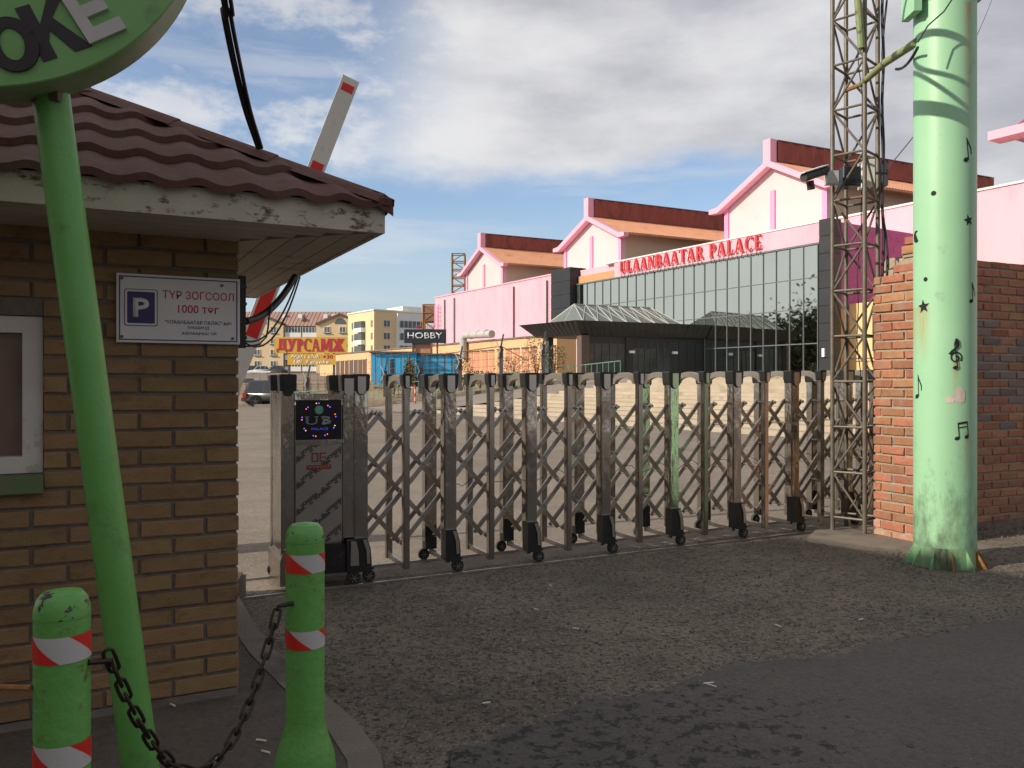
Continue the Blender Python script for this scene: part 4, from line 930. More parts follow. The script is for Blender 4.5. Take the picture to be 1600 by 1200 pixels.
# black base fairing and wheels
q = MB(); q.prism([(x0-.002, .10+zc), (x1+.02, .10+zc), (x1+.02, .30+zc), (x1-.03, .325+zc), (x0+.05, .325+zc), (x0-.002, .29+zc)], -.05, .50)
for k in range(9): q.box(x0+.16, x1-.02, -.056, -.0505, .13+k*.018+zc, .139+k*.018+zc)
q.build('base_fairing', M['blackpl'], cab)
MB().prism([(c0-.01, .03+zc), (c0+.10, .03+zc), (c0+.10, .30+zc), (c0+.02, .30+zc), (c0-.01, .22+zc)], -.02, .52).build('end_skirt', M['steel'], cab)
def cabwheel(t, y):
    q = MB(); q.cylx((t, y, .055+zc), .053, .034, 24); wl = q.build('wheel', M['rubber'], cab, smooth=True)
    MB().cylx((t, y-.019, .055+zc), .036, .006, 20).build('hub', M['blackpl'], wl); s_ = MB()
    for k in range(6): a = k*pi/3; s_.bar((t, y-.024, .055+zc), (t+.034*cos(a), y-.024, .055+zc+.034*sin(a)), .004, .010, (0, 1, 0))
    s_.build('spokes', M['bar'], wl)
cabwheel(c1-.02, -.055); cabwheel(c0+.03, .50)
q = MB().prism([(c1-.075, .10+zc), (c1-.075, .345+zc), (c1+.0, .345+zc), (c1+.022, .25+zc), (c1+.028, .10+zc)], -.075, -.051); f_ = q.build('front_fairing', M['blackpl'], cab)
MB().prism([(c1-.050, .15+zc), (c1-.045, .335+zc), (c1-.006, .335+zc), (c1+.012, .25+zc), (c1+.016, .15+zc)], -.082, -.0755).build('fairing_shield', M['chromecap'], f_)

# ------------------------------------------------------------------ raised barrier arm inside the yard
ba = thing('barrier_arm', 'raised red and white barrier arm sticking up behind the kiosk roof', 'barrier')
pA, pB = at(548, 124, 7.6), at(325, 700, 7.6); dA = (pB-pA).normalized(); LA = (pB-pA).length
segs = [(0, .06, 'w'), (.06, .13, 'r'), (.13, .82*1.0, 'w'), (.82, 1.35, 'r'), (1.35, 1.95, 'w'), (1.95, 2.52, 'r'), (2.52, LA, 'w')]
yv = Vector((.35, -.937, 0)); 
sd = dA.cross(yv).normalized(); yv = sd.cross(dA).normalized()
def obox(q, p0, p1, a, b_, wa, wb, mi=0):
    vs = [tuple(p+a*i*wa+b_*j*wb) for p in (p0, p1) for i, j in ((-1,-1),(1,-1),(1,1),(-1,1))]
    q.add(vs, [(0,1,2,3),(7,6,5,4),(0,4,5,1),(1,5,6,2),(2,6,7,3),(3,7,4,0)], mi)
q = MB(); obox(q, pA, pB, sd, yv, .078, .042); q.build('arm', M['barrw'], ba)
for s0, s1, c_ in segs:
    if c_ == 'r':
        q = MB(); p0, p1 = pA+dA*s0+yv*.0435, pA+dA*s1+yv*.0435; obox(q, p0, p1, sd, yv, .055, .0012); q.build('red_stripe', M['bandr'], ba)
pC = pB; MB().box(pC.x-.55, pC.x-.12, pC.y-.16, pC.y+.16, 0, .95).build('barrier_housing', M['barrw'], ba)

# ------------------------------------------------------------------ square lattice mast
MX, MY = 3.39, 8.22; mast = thing('lattice_mast', 'square steel lattice mast with cables beside the brick pillar', 'mast', (MX, MY, .05), radians(45))
hs = .158; HM = 9.0
leg = MB().tube([(0, 0, 0), (0, 0, HM)], .0215, 10).mesh('leg', M['towers'], True)
C4 = [(-hs, -hs), (hs, -hs), (hs, hs), (-hs, hs)]
for cx, cy in C4: inst('leg', leg, mast, (cx, cy, 0))
PM = .445
hb = MB().tube([(0, 0, 0), (2*hs, 0, 0)], .0125, 8).mesh('rung', M['towers'], True)
db = MB().tube([(0, 0, 0), (2*hs, 0, PM)], .0115, 8).mesh('brace', M['towers'], True)
for k in range(int(HM/PM)):
    for i, (cx, cy) in enumerate(C4):
        inst('rung', hb, mast, (cx, cy, .14+k*PM), (0, 0, i*pi/2))
        if (k+i) % 2 == 0: inst('brace', db, mast, (cx, cy, .14+k*PM), (0, 0, i*pi/2))
        else:
            nx_, ny_ = C4[(i+1) % 4]; inst('brace', db, mast, (nx_, ny_, .14+k*PM), (0, 0, i*pi/2+pi), (-1, 1, 1) if False else (1, 1, 1))
# bundled cables up the right leg
rs = random.Random(5); rl = Vector((MX+.223, MY, 0))
for j, lb in enumerate(('thickest black cable taped up the right leg of the mast', 'loose black cable bowing out from the right leg of the mast', 'thin black cable wandering up the middle of the mast')):
    pts_ = []
    for i in range(46):
        z = (1.9 if j < 2 else .6)+i*.15
        bow = (.05*max(0, sin((z-1.9)*2.2)) if j == 1 else .012)
        base = rl+Vector((.03+bow+.008*sin(z*7+j), -.02-.01*j, z)) if j < 2 else Vector((MX+.06+.03*sin(z*2.1)+.01*sin(z*9), MY+.02, z))
        pts_.append(base)
    tag(MB().tube(pts_, (.014, .010, .005)[j], 6).build('mast_cable', M['cable'], smooth=True), lb, 'cable', 'cables on the lattice mast')
q = thing('mast_strut', 'flaking green pipe strut joining the lattice mast to the mint column', 'pipe')
MB().tube([at(1345, 132, 8.1), at(1383, 98, 7.5), at(1432, 66, 6.75)], [.030, .034, .034], 12).build('pipe', M['pipeold'], q, smooth=True)
MB().tube([at(1320, 142, 8.3), at(1345, 132, 8.12)], .022, 8).build('pipe_end', M['rust'], q, smooth=True)
tag(MB().tube([at(1336, -60, 7.9), at(1346, 75, 7.97)], .034, 10).build('pipe', M['pipeold'], smooth=True), 'upright flaking green pipe strapped to the front of the mast', 'pipe')
tag(MB().tube(hang(at(1400, 108, 7.3), at(1434, 74, 6.6), .05), .012, 6).build('mast_cable', M['cable'], smooth=True), 'short cable slung under the green pipe strut', 'cable', 'cables on the lattice mast')
# CCTV camera and bracket
cc = thing('security_camera', 'white and black bullet security camera on a bracket left of the mast', 'camera')
d0, d1 = at(1257, 277, 7.9), at(1291, 266, 8.1); ax = (d1-d0).normalized()
MB().tube([d0, d1], .042, 16).build('camera_body', M['blackpl'], cc, smooth=True)
q = MB(); up = Vector((0, 0, 1)); s2 = ax.cross(up).normalized(); u2 = s2.cross(ax)
obox(q, d0-ax*.04+u2*.047, d1+ax*.0+u2*.047, s2, u2, .043, .005); q.build('sun_shield', M['white'], cc)
MB().tube([d0+ax*.09+Vector((0, 0, -.05)), d0+ax*.11+Vector((0, 0, -.14))], .036, 12).build('swivel', M['blackpl'], cc, smooth=True)
MB().tube([d0-ax*.015, d0+ax*.01], .040, 16).build('lens', M['darkglass'], cc, smooth=True)
q = MB(); q.tube([d1+Vector((0, 0, -.05)), at(1309, 280, 8.15)], .02, 8); q.box(*sorted((at(1291,0,8.1).x, at(1308,0,8.1).x)), 8.06, 8.16, at(0, 288, 8.1).z, at(0, 268, 8.1).z); q.build('bracket', M['postl'], cc)
ac = thing('junction_box', 'pale metal equipment box fixed behind the mast', 'box'); a0, a1 = at(1353, 290, 8.35), at(1367, 248, 8.35)
MB().box(a0.x, a1.x, 8.35, 8.55, a0.z, a1.z).build('housing', M['ac'], ac); a2 = at(1383, 290, 8.45)
MB().box(a1.x+.001, a2.x, 8.38, 8.54, a0.z+.01, a1.z-.01).build('side_grille', M['postg'], ac)
ab = thing('speaker_box', 'black box speaker mounted inside the mast', 'speaker'); a0, a1 = at(1314, 292, 8.2), at(1342, 262, 8.2)
MB().bbox(a0.x, a1.x, 8.14, 8.32, a0.z, a1.z, .008).build('cabinet', M['blackpl'], ab)
tag(MB().tube(hang(at(1382, 268, 8.3), at(1560, -30, 22), .4, 20), .006, 5).build('overhead_wire', M['cable']), 'thin wire rising from the mast behind the mint column', 'wire', 'thin wires right of the mast')

# ------------------------------------------------------------------ mint column with cut-out notes and stars
PX, PY, PR = 3.51, 6.75, .231
pole = thing('mint_column', 'thick mint green steel column with cut-out stars and music notes', 'column', (PX, PY, gz(PX, PY)))
def streaks(m, lst):
    t = m.node_tree; b = t.nodes['Principled BSDF']; N = t.nodes.new; L_ = t.links.new
    g = N('ShaderNodeNewGeometry'); s_ = N('ShaderNodeSeparateXYZ'); L_(g.outputs['Position'], s_.inputs[0])
    mp = N('ShaderNodeMapping'); mp.inputs['Scale'].default_value = (1, 1, 0.12); L_(g.outputs['Position'], mp.inputs[0])
    n = N('ShaderNodeTexNoise'); n.inputs['Scale'].default_value = 55; n.inputs['Detail'].default_value = 6; L_(mp.outputs[0], n.inputs['Vector'])
    for (x, z0, ln, w) in lst:
        src = b.inputs['Base Color'].links[0].from_socket
        a = N('ShaderNodeMath'); a.operation = 'SUBTRACT'; L_(s_.outputs[0], a.inputs[0]); a.inputs[1].default_value = x
        e = N('ShaderNodeMath'); e.operation = 'ABSOLUTE'; L_(a.outputs[0], e.inputs[0])
        r1 = N('ShaderNodeMapRange'); L_(e.outputs[0], r1.inputs[0]); r1.inputs[1].default_value = w; r1.inputs[2].default_value = 0; 
        r2 = N('ShaderNodeMapRange'); L_(s_.outputs[2], r2.inputs[0]); r2.inputs[1].default_value = z0-ln; r2.inputs[2].default_value = z0
        r3 = N('ShaderNodeMath'); r3.operation = 'LESS_THAN'; L_(s_.outputs[2], r3.inputs[0]); r3.inputs[1].default_value = z0
        p = N('ShaderNodeMath'); p.operation = 'MULTIPLY'; L_(r1.outputs[0], p.inputs[0]); L_(r2.outputs[0], p.inputs[1])
        p2 = N('ShaderNodeMath'); p2.operation = 'MULTIPLY'; L_(p.outputs[0], p2.inputs[0]); L_(r3.outputs[0], p2.inputs[1])
        p3 = N('ShaderNodeMath'); p3.operation = 'MULTIPLY'; L_(p2.outputs[0], p3.inputs[0]); L_(n.outputs[0], p3.inputs[1]); 
        p4 = N('ShaderNodeMath'); p4.operation = 'MULTIPLY'; p4.use_clamp = True; L_(p3.outputs[0], p4.inputs[0]); p4.inputs[1].default_value = 1.5
        x_ = N('ShaderNodeMix'); x_.data_type = 'RGBA'; L_(p4.outputs[0], x_.inputs[0]); L_(src, x_.inputs[6]); x_.inputs[7].default_value = (0.42, 0.26, 0.07, 1); L_(x_.outputs[2], b.inputs['Base Color'])
def colx(px):
    a = atan2(-PY, -PX) + math.asin(max(-.98, min(.98, (px-1476)*6.75/F/PR))); return PX+PR*cos(a)
streaks(M['mintshaft'], [(colx(1447), 2.12, .50, .032), (colx(1510), 2.78, .9, .016), (colx(1491), 1.70, .35, .03), (colx(1506), 1.12, .40, .03), (colx(1508), 4.5, 1.2, .05)])
MB().lathe([(PR, .16), (PR, 5.2)], 64).build('shaft', M['mintshaft'], pole, smooth=True)
q = MB(); q.lathe([(PR+.006, -.05), (PR+.004, .05), (PR+.0010, .16)], 64); q.build('grimy_foot', M['mint_dirty'], pole, smooth=True)
for k in range(12):
    a = 2*pi*k/12+.25; q = MB(); r0, r1 = PR-.01, PR+.085
    q.add([(r0, -.004, .16), (r0, .004, .16), (r0, -.004, -.02), (r0, .004, -.02), (r1, -.004, -.02), (r1, .004, -.02), (r1, -.004, .0), (r1, .004, .0)],
          [(0,6,4,2),(1,3,5,7),(0,1,7,6),(6,7,5,4)])
    o = q.build('gusset', M['rust'] if k in (8, 10, 11) else M['mint_dirty'], pole); o.rotation_euler = (0, 0, a)
MB().lathe([(PR+.001, 4.56), (PR+.055, 4.56), (PR+.055, 4.62), (PR+.001, 4.62)], 48).build('collar', M['mint'], pole, smooth=True)
cang = atan2(-PY, -PX)                                      # direction from the column to the viewer
def cutout(kind, px, py, size, rot=0, label=None):
    dpx = (px-1476)*6.75/F; s_ = max(-.98, min(.98, dpx/PR)); ang = cang + math.asin(s_) ; z = EYE-(py-600)*6.55/F - gz(PX, PY)
    polys = []
    if kind == 'star': polys = [[(size*(1 if i % 2 == 0 else .42)*cos(pi/2+i*pi/5+rot), size*(1 if i % 2 == 0 else .42)*sin(pi/2+i*pi/5+rot)) for i in range(10)]]
    elif kind == 'dot': polys = [[(size*cos(2*pi*i/14), size*sin(2*pi*i/14)) for i in range(14)]]
    elif kind == 'moon':
        o_ = [(size*cos(a), size*sin(a)) for a in frange(.35*pi, 1.65*pi, 12)]; i_ = [(size*.45+size*.75*cos(a), size*.75*sin(a)) for a in frange(1.5*pi, .5*pi, 12)]; polys = [o_+i_]
    elif kind in ('note', 'note2', 'clef'):
        S = size
        def ell(cx, cy, a, b_, r=.4): return [(cx+a*cos(t)*cos(r)-b_*sin(t)*sin(r), cy+a*cos(t)*sin(r)+b_*sin(t)*cos(r)) for t in [2*pi*i/14 for i in range(14)]]
        if kind == 'note':
            polys = [ell(-.28*S, -.8*S, .26*S, .18*S), [(-.09*S, -.8*S), (0, -.8*S), (-.09*S, .95*S), (-.18*S, .95*S)],
                     [(-.13*S, .95*S), (.12*S, .45*S), (.3*S, .1*S), (.30*S, -.35*S), (.22*S, -.3*S), (.2*S, .05*S), (.02*S, .4*S), (-.12*S, .6*S)]]
        elif kind == 'note2':
            polys = [ell(-.5*S, -.75*S, .24*S, .17*S), ell(.42*S, -.6*S, .24*S, .17*S), [(-.36*S, -.7*S), (-.28*S, -.7*S), (-.38*S, .7*S), (-.48*S, .7*S)],
                     [(.55*S, -.55*S), (.64*S, -.55*S), (.5*S, .85*S), (.40*S, .85*S)], [(-.46*S, .52*S), (.46*S, .67*S), (.44*S, .85*S), (-.48*S, .7*S)], [(-.42*S, .18*S), (.5*S, .33*S), (.49*S, .42*S), (-.42*S, .27*S)]]
        else:
            def strip(pts_, w):
                out = []
                for i in range(len(pts_)-1):
                    a, b_ = Vector(pts_[i]), Vector(pts_[i+1]); n_ = Vector((-(b_-a).y, (b_-a).x)).normalized()*w
                    out.append([tuple(a+n_), tuple(a-n_), tuple(b_-n_), tuple(b_+n_)])
                return out
            sp = [(.0+S*(.08+.34*(1-i/22))*cos(-.5+i*.42)*.95, -.25*S+S*(.08+.34*(1-i/22))*sin(-.5+i*.42)) for i in range(22)]
            polys = strip(sp, .045*S) + strip([(-.05*S, .95*S), (.1*S, .7*S), (.08*S, .45*S), (-.2*S, .2*S), (-.38*S, -.05*S)], .065*S) + strip([(-.05*S, .95*S), (-.12*S, .6*S), (-.02*S, 0), (.12*S, -.85*S)], .04*S) + [ell(0, .72*S, .1*S, .24*S, 0), ell(.0, -.86*S, .16*S, .11*S)]
    bm = bmesh.new()
    for pi_, pl_ in enumerate(polys):
        vv = [bm.verts.new((x*cos(rot if kind != 'star' else 0)-y*sin(rot if kind != 'star' else 0), x*sin(rot if kind != 'star' else 0)+y*cos(rot if kind != 'star' else 0), pi_*.0003)) for x, y in pl_]
        try: bm.faces.new(vv)
        except Exception: pass
    bmesh.ops.triangulate(bm, faces=bm.faces[:]); bmesh.ops.subdivide_edges(bm, edges=bm.edges[:], cuts=1, use_grid_fill=True)
    for v in bm.verts:
        r_ = PR+.0022+v.co.z; a = ang + v.co.x/PR; v.co = Vector((r_*cos(a), r_*sin(a), z+v.co.y))
    bmesh.ops.recalc_face_normals(bm, faces=bm.faces[:])
    me = D.meshes.new('cutout'); bm.to_mesh(me); bm.free(); me.materials.append(M['black'])
    nm = {'star': 'star_cutout', 'dot': 'round_cutout', 'moon': 'moon_cutout', 'note': 'note_cutout', 'note2': 'note_cutout', 'clef': 'clef_cutout'}[kind]
    o = D.objects.new(nm, me); COL.objects.link(o); o.parent = pole
    if label: o['label'] = label
cutout('note', 1508, 235, .098, .05, 'single note near the top right'); cutout('dot', 1461, 300, .020); cutout('star', 1508, 345, .048, .25)
cutout('moon', 1437, 363, .05, .1); cutout('dot', 1450, 434, .018); cutout('note', 1514, 457, .085, .02, 'thin note at the right edge'); cutout('star', 1447, 477, .058, .1)
cutout('clef', 1491, 553, .125, -.05); cutout('note', 1441, 604, .100, 0, 'single note on the left'); cutout('note2', 1500, 672, .085, 0, 'pair of joined notes')
# scraps of poster paper
for (px, py, w_, h_, mm) in ((1497, 626, .085, .10, 'signw'), (1483, 633, .05, .045, 'signw')):
    s_ = ((px-1476)*6.75/F)/PR; ang = cang+math.asin(s_); z = EYE-(py-600)*6.55/F; rr = random.Random(px); q = MB(); n = 9
    rim_ = [(rr.uniform(.6, 1.1)*w_/1.4*cos(2*pi*i/n), rr.uniform(.5, 1.1)*h_/1.2*sin(2*pi*i/n)) for i in range(n)]
    q.add([((PR+.002)*cos(ang), (PR+.002)*sin(ang), z)]+[((PR+.002)*cos(ang+x/PR), (PR+.002)*sin(ang+x/PR), z+y) for x, y in rim_], [(0, 1+i, 1+(i+1) % n) for i in range(n)])
    q.build('paper_scrap', mat('paper_scrap', (.62, .45, .40), (.55, .5, .45), 40, .8), pole)
# unseen hoop frame added and shaped so its shadow falls on the column
hp = thing('shadow_hoop_frame', 'unseen green steel hoop frame added to throw a curved shadow on the mint column', 'shadow hoop', (PX-1.55+.10, PY-.50-.34, 5.22), radians(-62))
hn = 40
q = MB(); q.tube([(.70*cos(2*pi*i/hn), 0, .78*sin(2*pi*i/hn)) for i in range(hn+1)], .055, 8); q.build('hoop', M['mint'], hp, smooth=True)
q = MB(); q.tube([(-.69, 0, -.1), (.69, 0, -.25)], .03, 8); q.tube([(-.69, 0, -.1), (.1, 0, -.76)], .018, 8); q.tube([(.40*cos(2*pi*i/hn), 0, -.1+.40*sin(2*pi*i/hn)) for i in range(hn+1)], .02, 8); q.build('inner_ring', M['mint'], hp, smooth=True)
MB().tube([(.60, .02, .1), (.60+.35, 1.15, .1)], .03, 8).build('stay', M['mint'], hp)
bq = MB(); a0 = at(1421, 16, 6.6); a1 = at(1431, -30, 6.6); bq.box(at(1419, 34, 6.7).x, at(1431, 34, 6.7).x, 6.60, 6.82, a0.z, a1.z+.2); tag(bq.build('mounting_plate', M['mint']), 'mint steel plate bracket at the top left of the column', 'bracket')
tag(MB().tube(hang(at(1452, 0, 6.3), at(1497, -40, 6.2), .0, 6)+[], .006, 5).build('column_wire', M['cable']), 'thin wire over the top of the mint column', 'wire')
tag(MB().tube([at(1434, 66, 6.42), at(1450, 40, 6.42), at(1475, 18, 6.4), at(1500, -20, 6.4)], .006, 5).build('column_wire', M['cable']), 'thin wire climbing the column from the pipe strut', 'wire')

# ------------------------------------------------------------------ red brick wall and pillar
BP = 0.0895
def brickwall(label, ox, oy, ang, faces, Z1, seed, base=.03, limit=300):
    t = thing('brick_wall', label, 'wall', (ox, oy, 0), ang)
    return t
bw = thing('brick_wall', 'rough red brick wall end and shaded wall behind the mint column', 'wall', (3.74, 7.46, .03), GA)
# local: x along wall front, -y outward.  end face lies at x=0 and runs to y=0.62
Hh = 2.65
q = MB(); q.box(.016, .53, .016, .33, 0, Hh-.01); q.box(.016, .53, .33, .60, 0, Hh-.20); q.box(.53, 6.0, .62+.016, .62+.36, 0, Hh+.10); q.box(.51, .55, .60, .9, 0, Hh-.02)
wl = q.build('mortar_core', M['mortarR'], bw)
rs = random.Random(9)
def pickm(k, x, y):
    if k < 2: return M['brickP'] if rs.random() < .7 else M['brickR']
    return M['brickR']
bmc = {}
def rb(L, m, sd):
    key = (round(L, 2), m.name, sd)
    if key not in bmc:
        r2 = random.Random(sd+int(L*100)); q = MB(); q.bbox(0, L, 0, .11, 0, .070, .006)
        q.v = [(x+r2.uniform(-.004, .004), y+(r2.uniform(-.004, .004) if y < .05 else 0), z+r2.uniform(-.003, .003)) for x, y, z in q.v]
        bmc[key] = q.mesh('brick', m)
    return bmc[key]
nc = int(Hh/BP)
for k in range(nc+2):
    z = k*BP+.006; pil = z < Hh-.02
    # end face: faces -x; run along +y
    y = 0.0 + (0.0 if k % 2 == 0 else -.0); first = .25 if k % 2 else .125
    top = z > Hh-.12
    while y < .60 and pil:
        L = first if y == 0 else .25
        if y+L > .615: L = .615-y
        if L < .05: break
        if not (top and rs.random() < .2) and not (z > Hh-.22 and y > .24):
            inst('brick', rb(L, pickm(k, 0, y), rs.randint(0, 4)), wl, (rs.uniform(-.006, .006), y+L, z), (rs.uniform(-.012, .012), rs.uniform(-.012, .012), -pi/2+rs.uniform(-.012, .012)))
        y += L+.016; first = .25
    # front of the pillar
    x = 0.135 if k % 2 else .265
    while x < .52 and pil:
        L = min(.25, .54-x)
        if L < .05: break
        inst('brick', rb(L, pickm(k, x, 0), rs.randint(0, 4)), wl, (x, rs.uniform(-.005, .005), z), (0, 0, rs.uniform(-.01, .01))); x += L+.016
    # set back wall in shade
    x = .56 + (0 if k % 2 else -.13)
    while x < 2.25:
        L = .25; xx = max(x, .55)
        m = M['brickG'] if (.95 < z < 2.1 and rs.random() < .45) else pickm(k+5, x, 0)
        if True: inst('brick', rb(L-(xx-x), m, rs.randint(0, 4)), wl, (xx, .62+rs.uniform(-.005, .005), z), (0, 0, rs.uniform(-.01, .01)))
        x += .266
q = MB()
for k in range(nc+2):
    x = 2.26 + (0 if k % 2 else -.0)
    while x < 5.9:
        q.box(x, x+.25, .62+rs.uniform(-.004, .004), .70, k*BP+.006, k*BP+.076); x += .266
q.build('far_brickwork', M['brickR'], wl, kind='stuff')
# mortar crumbs along the coping of the pillar
MB().box(.0, .30, .03, .28, Hh-.01, Hh+.018).build('mortar_bed', M['mortarR'], wl)
for (x, y, z, L) in ((-.02, .03, Hh+.02, .25), (.0, .02, Hh+.105, .24)):
    inst('brick', rb(L, M['brickR'], 1), wl, (x, y+L, z), (0, 0, -pi/2+.03))

# ------------------------------------------------------------------ palace building (local: -x to the left, y inward)
UX = Vector((.5241, -.8517)); UY = Vector((.8517, .5241)); PO = Vector((18.375, 50.0)); PANG = atan2(UX.y, UX.x)
def hit(px, yoff):                                          # local x where the sight line of column px crosses depth yoff
    r = (px-800)/F; o = PO + UY*yoff                       # (o + UX*x): X = r*Y
    x = (r*o.y - o.x)/(UX.x - r*UX.y); return x
def wY(x, y): return PO.y + UX.y*x + UY.y*y
def hz_(px, py, yoff):
    x = hit(px, yoff); return x, EYE-(py-600)*wY(x, yoff)/F
pal = thing('palace_building', 'long pink hall building with three gables and mirrored glass front', 'building', (PO.x, PO.y, 0), PANG)
ZF = 2.0; ZG = 9.9; ZP = 11.2; VX = .088
xl = hit(680, 0); xp0 = hit(871, 0); xp1 = hit(901, 0); xg0 = hit(905.6, 0); xr = hit(1297, 0)
MB().box(xl, xp0, 0, 10, 0, ZP).build('pink_wall', M['pink'], pal)
MB().box(xl-.1, xp0, -.08, .5, ZP+.002, ZP+.12).build('coping', M['pinkt'], pal)
for px in (696, 711, 804, 856):
    x = hit(px, 0); MB().tube([(x, -.12, 1), (x, -.12, ZP-.4)], .07, 8).build('downpipe', M['postg'], pal)
xq = hit(887, 0)
MB().box(xp1+.01, xr-.01, .35, 9, ZG+.0, ZP-.01).build('parapet_backing', M['pink'], pal)
MB().box(hit(960, 0), xr-.02, 0.0, .34, ZG+.12, ZP).build('parapet', M['pink'], pal)
MB().box(xp1+.02, hit(960, 0)-.01, .15, .34, ZG+.12, ZP-.55).build('brick_parapet', M['obrick'], pal)
MB().box(xp1+.02, xr, -.05, .30, ZG+.003, ZG+.115).build('glazing_cap', M['mullion'], pal)
MB().box(hit(945, 0), xr+.0, -.06, .4, ZP+.003, ZP+.10).build('coping', M['white'], pal)
# black pylons of cladding panels
def pylon(x0, x1, y0, y1, z0, z1, n, name='pylon'):
    c = MB().box(x0+.03, x1-.03, y0+.03, y1, z0, z1-.02).build(name, M['darkclad'], pal); h = (z1-z0)/n
    for k in range(n):
        MB().bbox(x0, x1, y0, y0+.029, z0+k*h+.02, z0+(k+1)*h-.02, .01).build('cladding_panel', M['darkclad'], c)
        MB().box(x1-.029, x1, y0+.03, y1, z0+k*h+.02, z0+(k+1)*h-.02).build('cladding_panel', M['darkclad'], c)
pylon(xp0+.01, xp1-.01, -.7, 1.0, 0.0, ZP+.25, 10); pylon(hit(1279.5, -.5), hit(1297, -.5), -.5, .5, ZF, 11.25, 9)
# glass curtain wall, each pane its own
ncol = 23; gx0 = xg0; gx1 = 0.0; cw = (gx1-gx0)/ncol; rowsz = [ZF+.05, 3.95, 6.08, 7.94, ZG]
rs = random.Random(21)
MB().box(xp1, gx1+.3, .12, .3, ZF, ZG).build('glazing_backing', M['mullion'], pal)
grid = MB()
for i in range(ncol+1): grid.box(gx0+i*cw-.022, gx0+i*cw+.022, -.03, .11, ZF, ZG)
for z in rowsz[1:-1]: grid.box(gx0, gx1, -.008, .05, z-.03, z+.03)
grid.build('mullions', M['mullion'], pal, label='dark mullion grid of the glass front')
pm_ = MB().box(0, cw-.065, .02, .06, 0, 1).mesh('glass_pane', M['mirror'])
for i in range(ncol):
    for j in range(4):
        zz0, zz1 = rowsz[j]+.032, rowsz[j+1]-.032
        inst('glass_pane', pm_, pal, (gx0+i*cw+.0325, 0, zz0), (rs.uniform(-.0022, .0022), 0, rs.uniform(-.0022, .0022)), (1, 1, zz1-zz0))
for i, z in ((15, 5.25), (7, 5.25)):
    MB().box(gx0+i*cw+.03, gx0+(i+1)*cw-.03, -.012, .018, z+1.0, z+1.05).build('vent_bar', M['mullion'], pal)
MB().box(gx0+(-1)*cw, gx0-.04, .0, .05, ZF+.05, ZG-.02).build('end_pane', M['darkglass'], pal)
# small white device on the pylon
MB().box(hit(1285, -.55), hit(1289, -.55), -.62, -.51, 3.1, 3.6).build('wall_lamp', M['white'], pal)
# shaded return wall at the right end
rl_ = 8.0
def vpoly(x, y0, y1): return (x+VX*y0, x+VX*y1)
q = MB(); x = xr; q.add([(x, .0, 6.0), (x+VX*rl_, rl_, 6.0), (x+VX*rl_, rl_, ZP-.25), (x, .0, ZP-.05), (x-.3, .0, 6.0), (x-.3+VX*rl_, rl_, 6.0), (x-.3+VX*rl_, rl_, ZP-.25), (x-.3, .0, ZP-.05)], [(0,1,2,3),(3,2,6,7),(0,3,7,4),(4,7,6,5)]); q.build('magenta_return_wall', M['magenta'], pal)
q = MB()                                                   # courses in relief on the magenta wall
for k in range(46):
    z = 6.05+k*.11
    if z > ZP-.35: break
    q.add([(x+.012, .02, z), (x+.012+VX*rl_, rl_-.02, z), (x+.012+VX*rl_, rl_-.02, z+.085), (x+.012, .02, z+.085), (x, .02, z), (x+VX*rl_, rl_, z), (x+VX*rl_, rl_, z+.085), (x, .02, z+.085)], [(0,1,2,3),(3,2,6,7),(0,4,5,1)])
q.build('brick_courses', M['magenta'], pal, kind='stuff')
q = MB(); q.add([(x+.03, .0, 0), (x+.03+VX*rl_, rl_, 0), (x+.03+VX*rl_, rl_, 5.998), (x+.03, .0, 5.998), (x-.3, 0, 5.998), (x-.3+VX*rl_, rl_, 5.998)], [(0,1,2,3),(3,2,5,4)]); q.build('brick_return_wall', M['obrick'], pal)
# pink wing on the right, set back
q = MB(); xb = xr-14; zb_top = EYE + (600-285)*wY(hit(1600, rl_), rl_)/F
MB().box(xb, xr+40, rl_, rl_+1.0, 0, zb_top).build('pink_wall', M['pink'], pal); MB().box(xb, xr+40, rl_-.1, rl_+.5, zb_top+.003, zb_top+.13).build('coping', M['white'], pal)
# yellow porch block low at the right
xa = hit(1327, 1.5); MB().box(xa, xa+7, 1.5, 7.5, 0, 6.3).build('yellow_porch', M['yellowr'], pal)
MB().box(hit(1363, 1.4), hit(1376, 1.4), 1.4, 1.49, 3.4, 5.6).build('porch_window', M['darkglass'], pal)
for k in range(3): MB().tube([(xa+k*1.2, 1.2, 2), (xa+k*1.2, 1.2, 3.0)], .03, 6).build('porch_rail', M['postg'], pal)
MB().tube([(xa-.5, 1.2, 3.0), (xa+4, 1.2, 3.0)], .03, 6).build('porch_rail', M['postg'], pal)

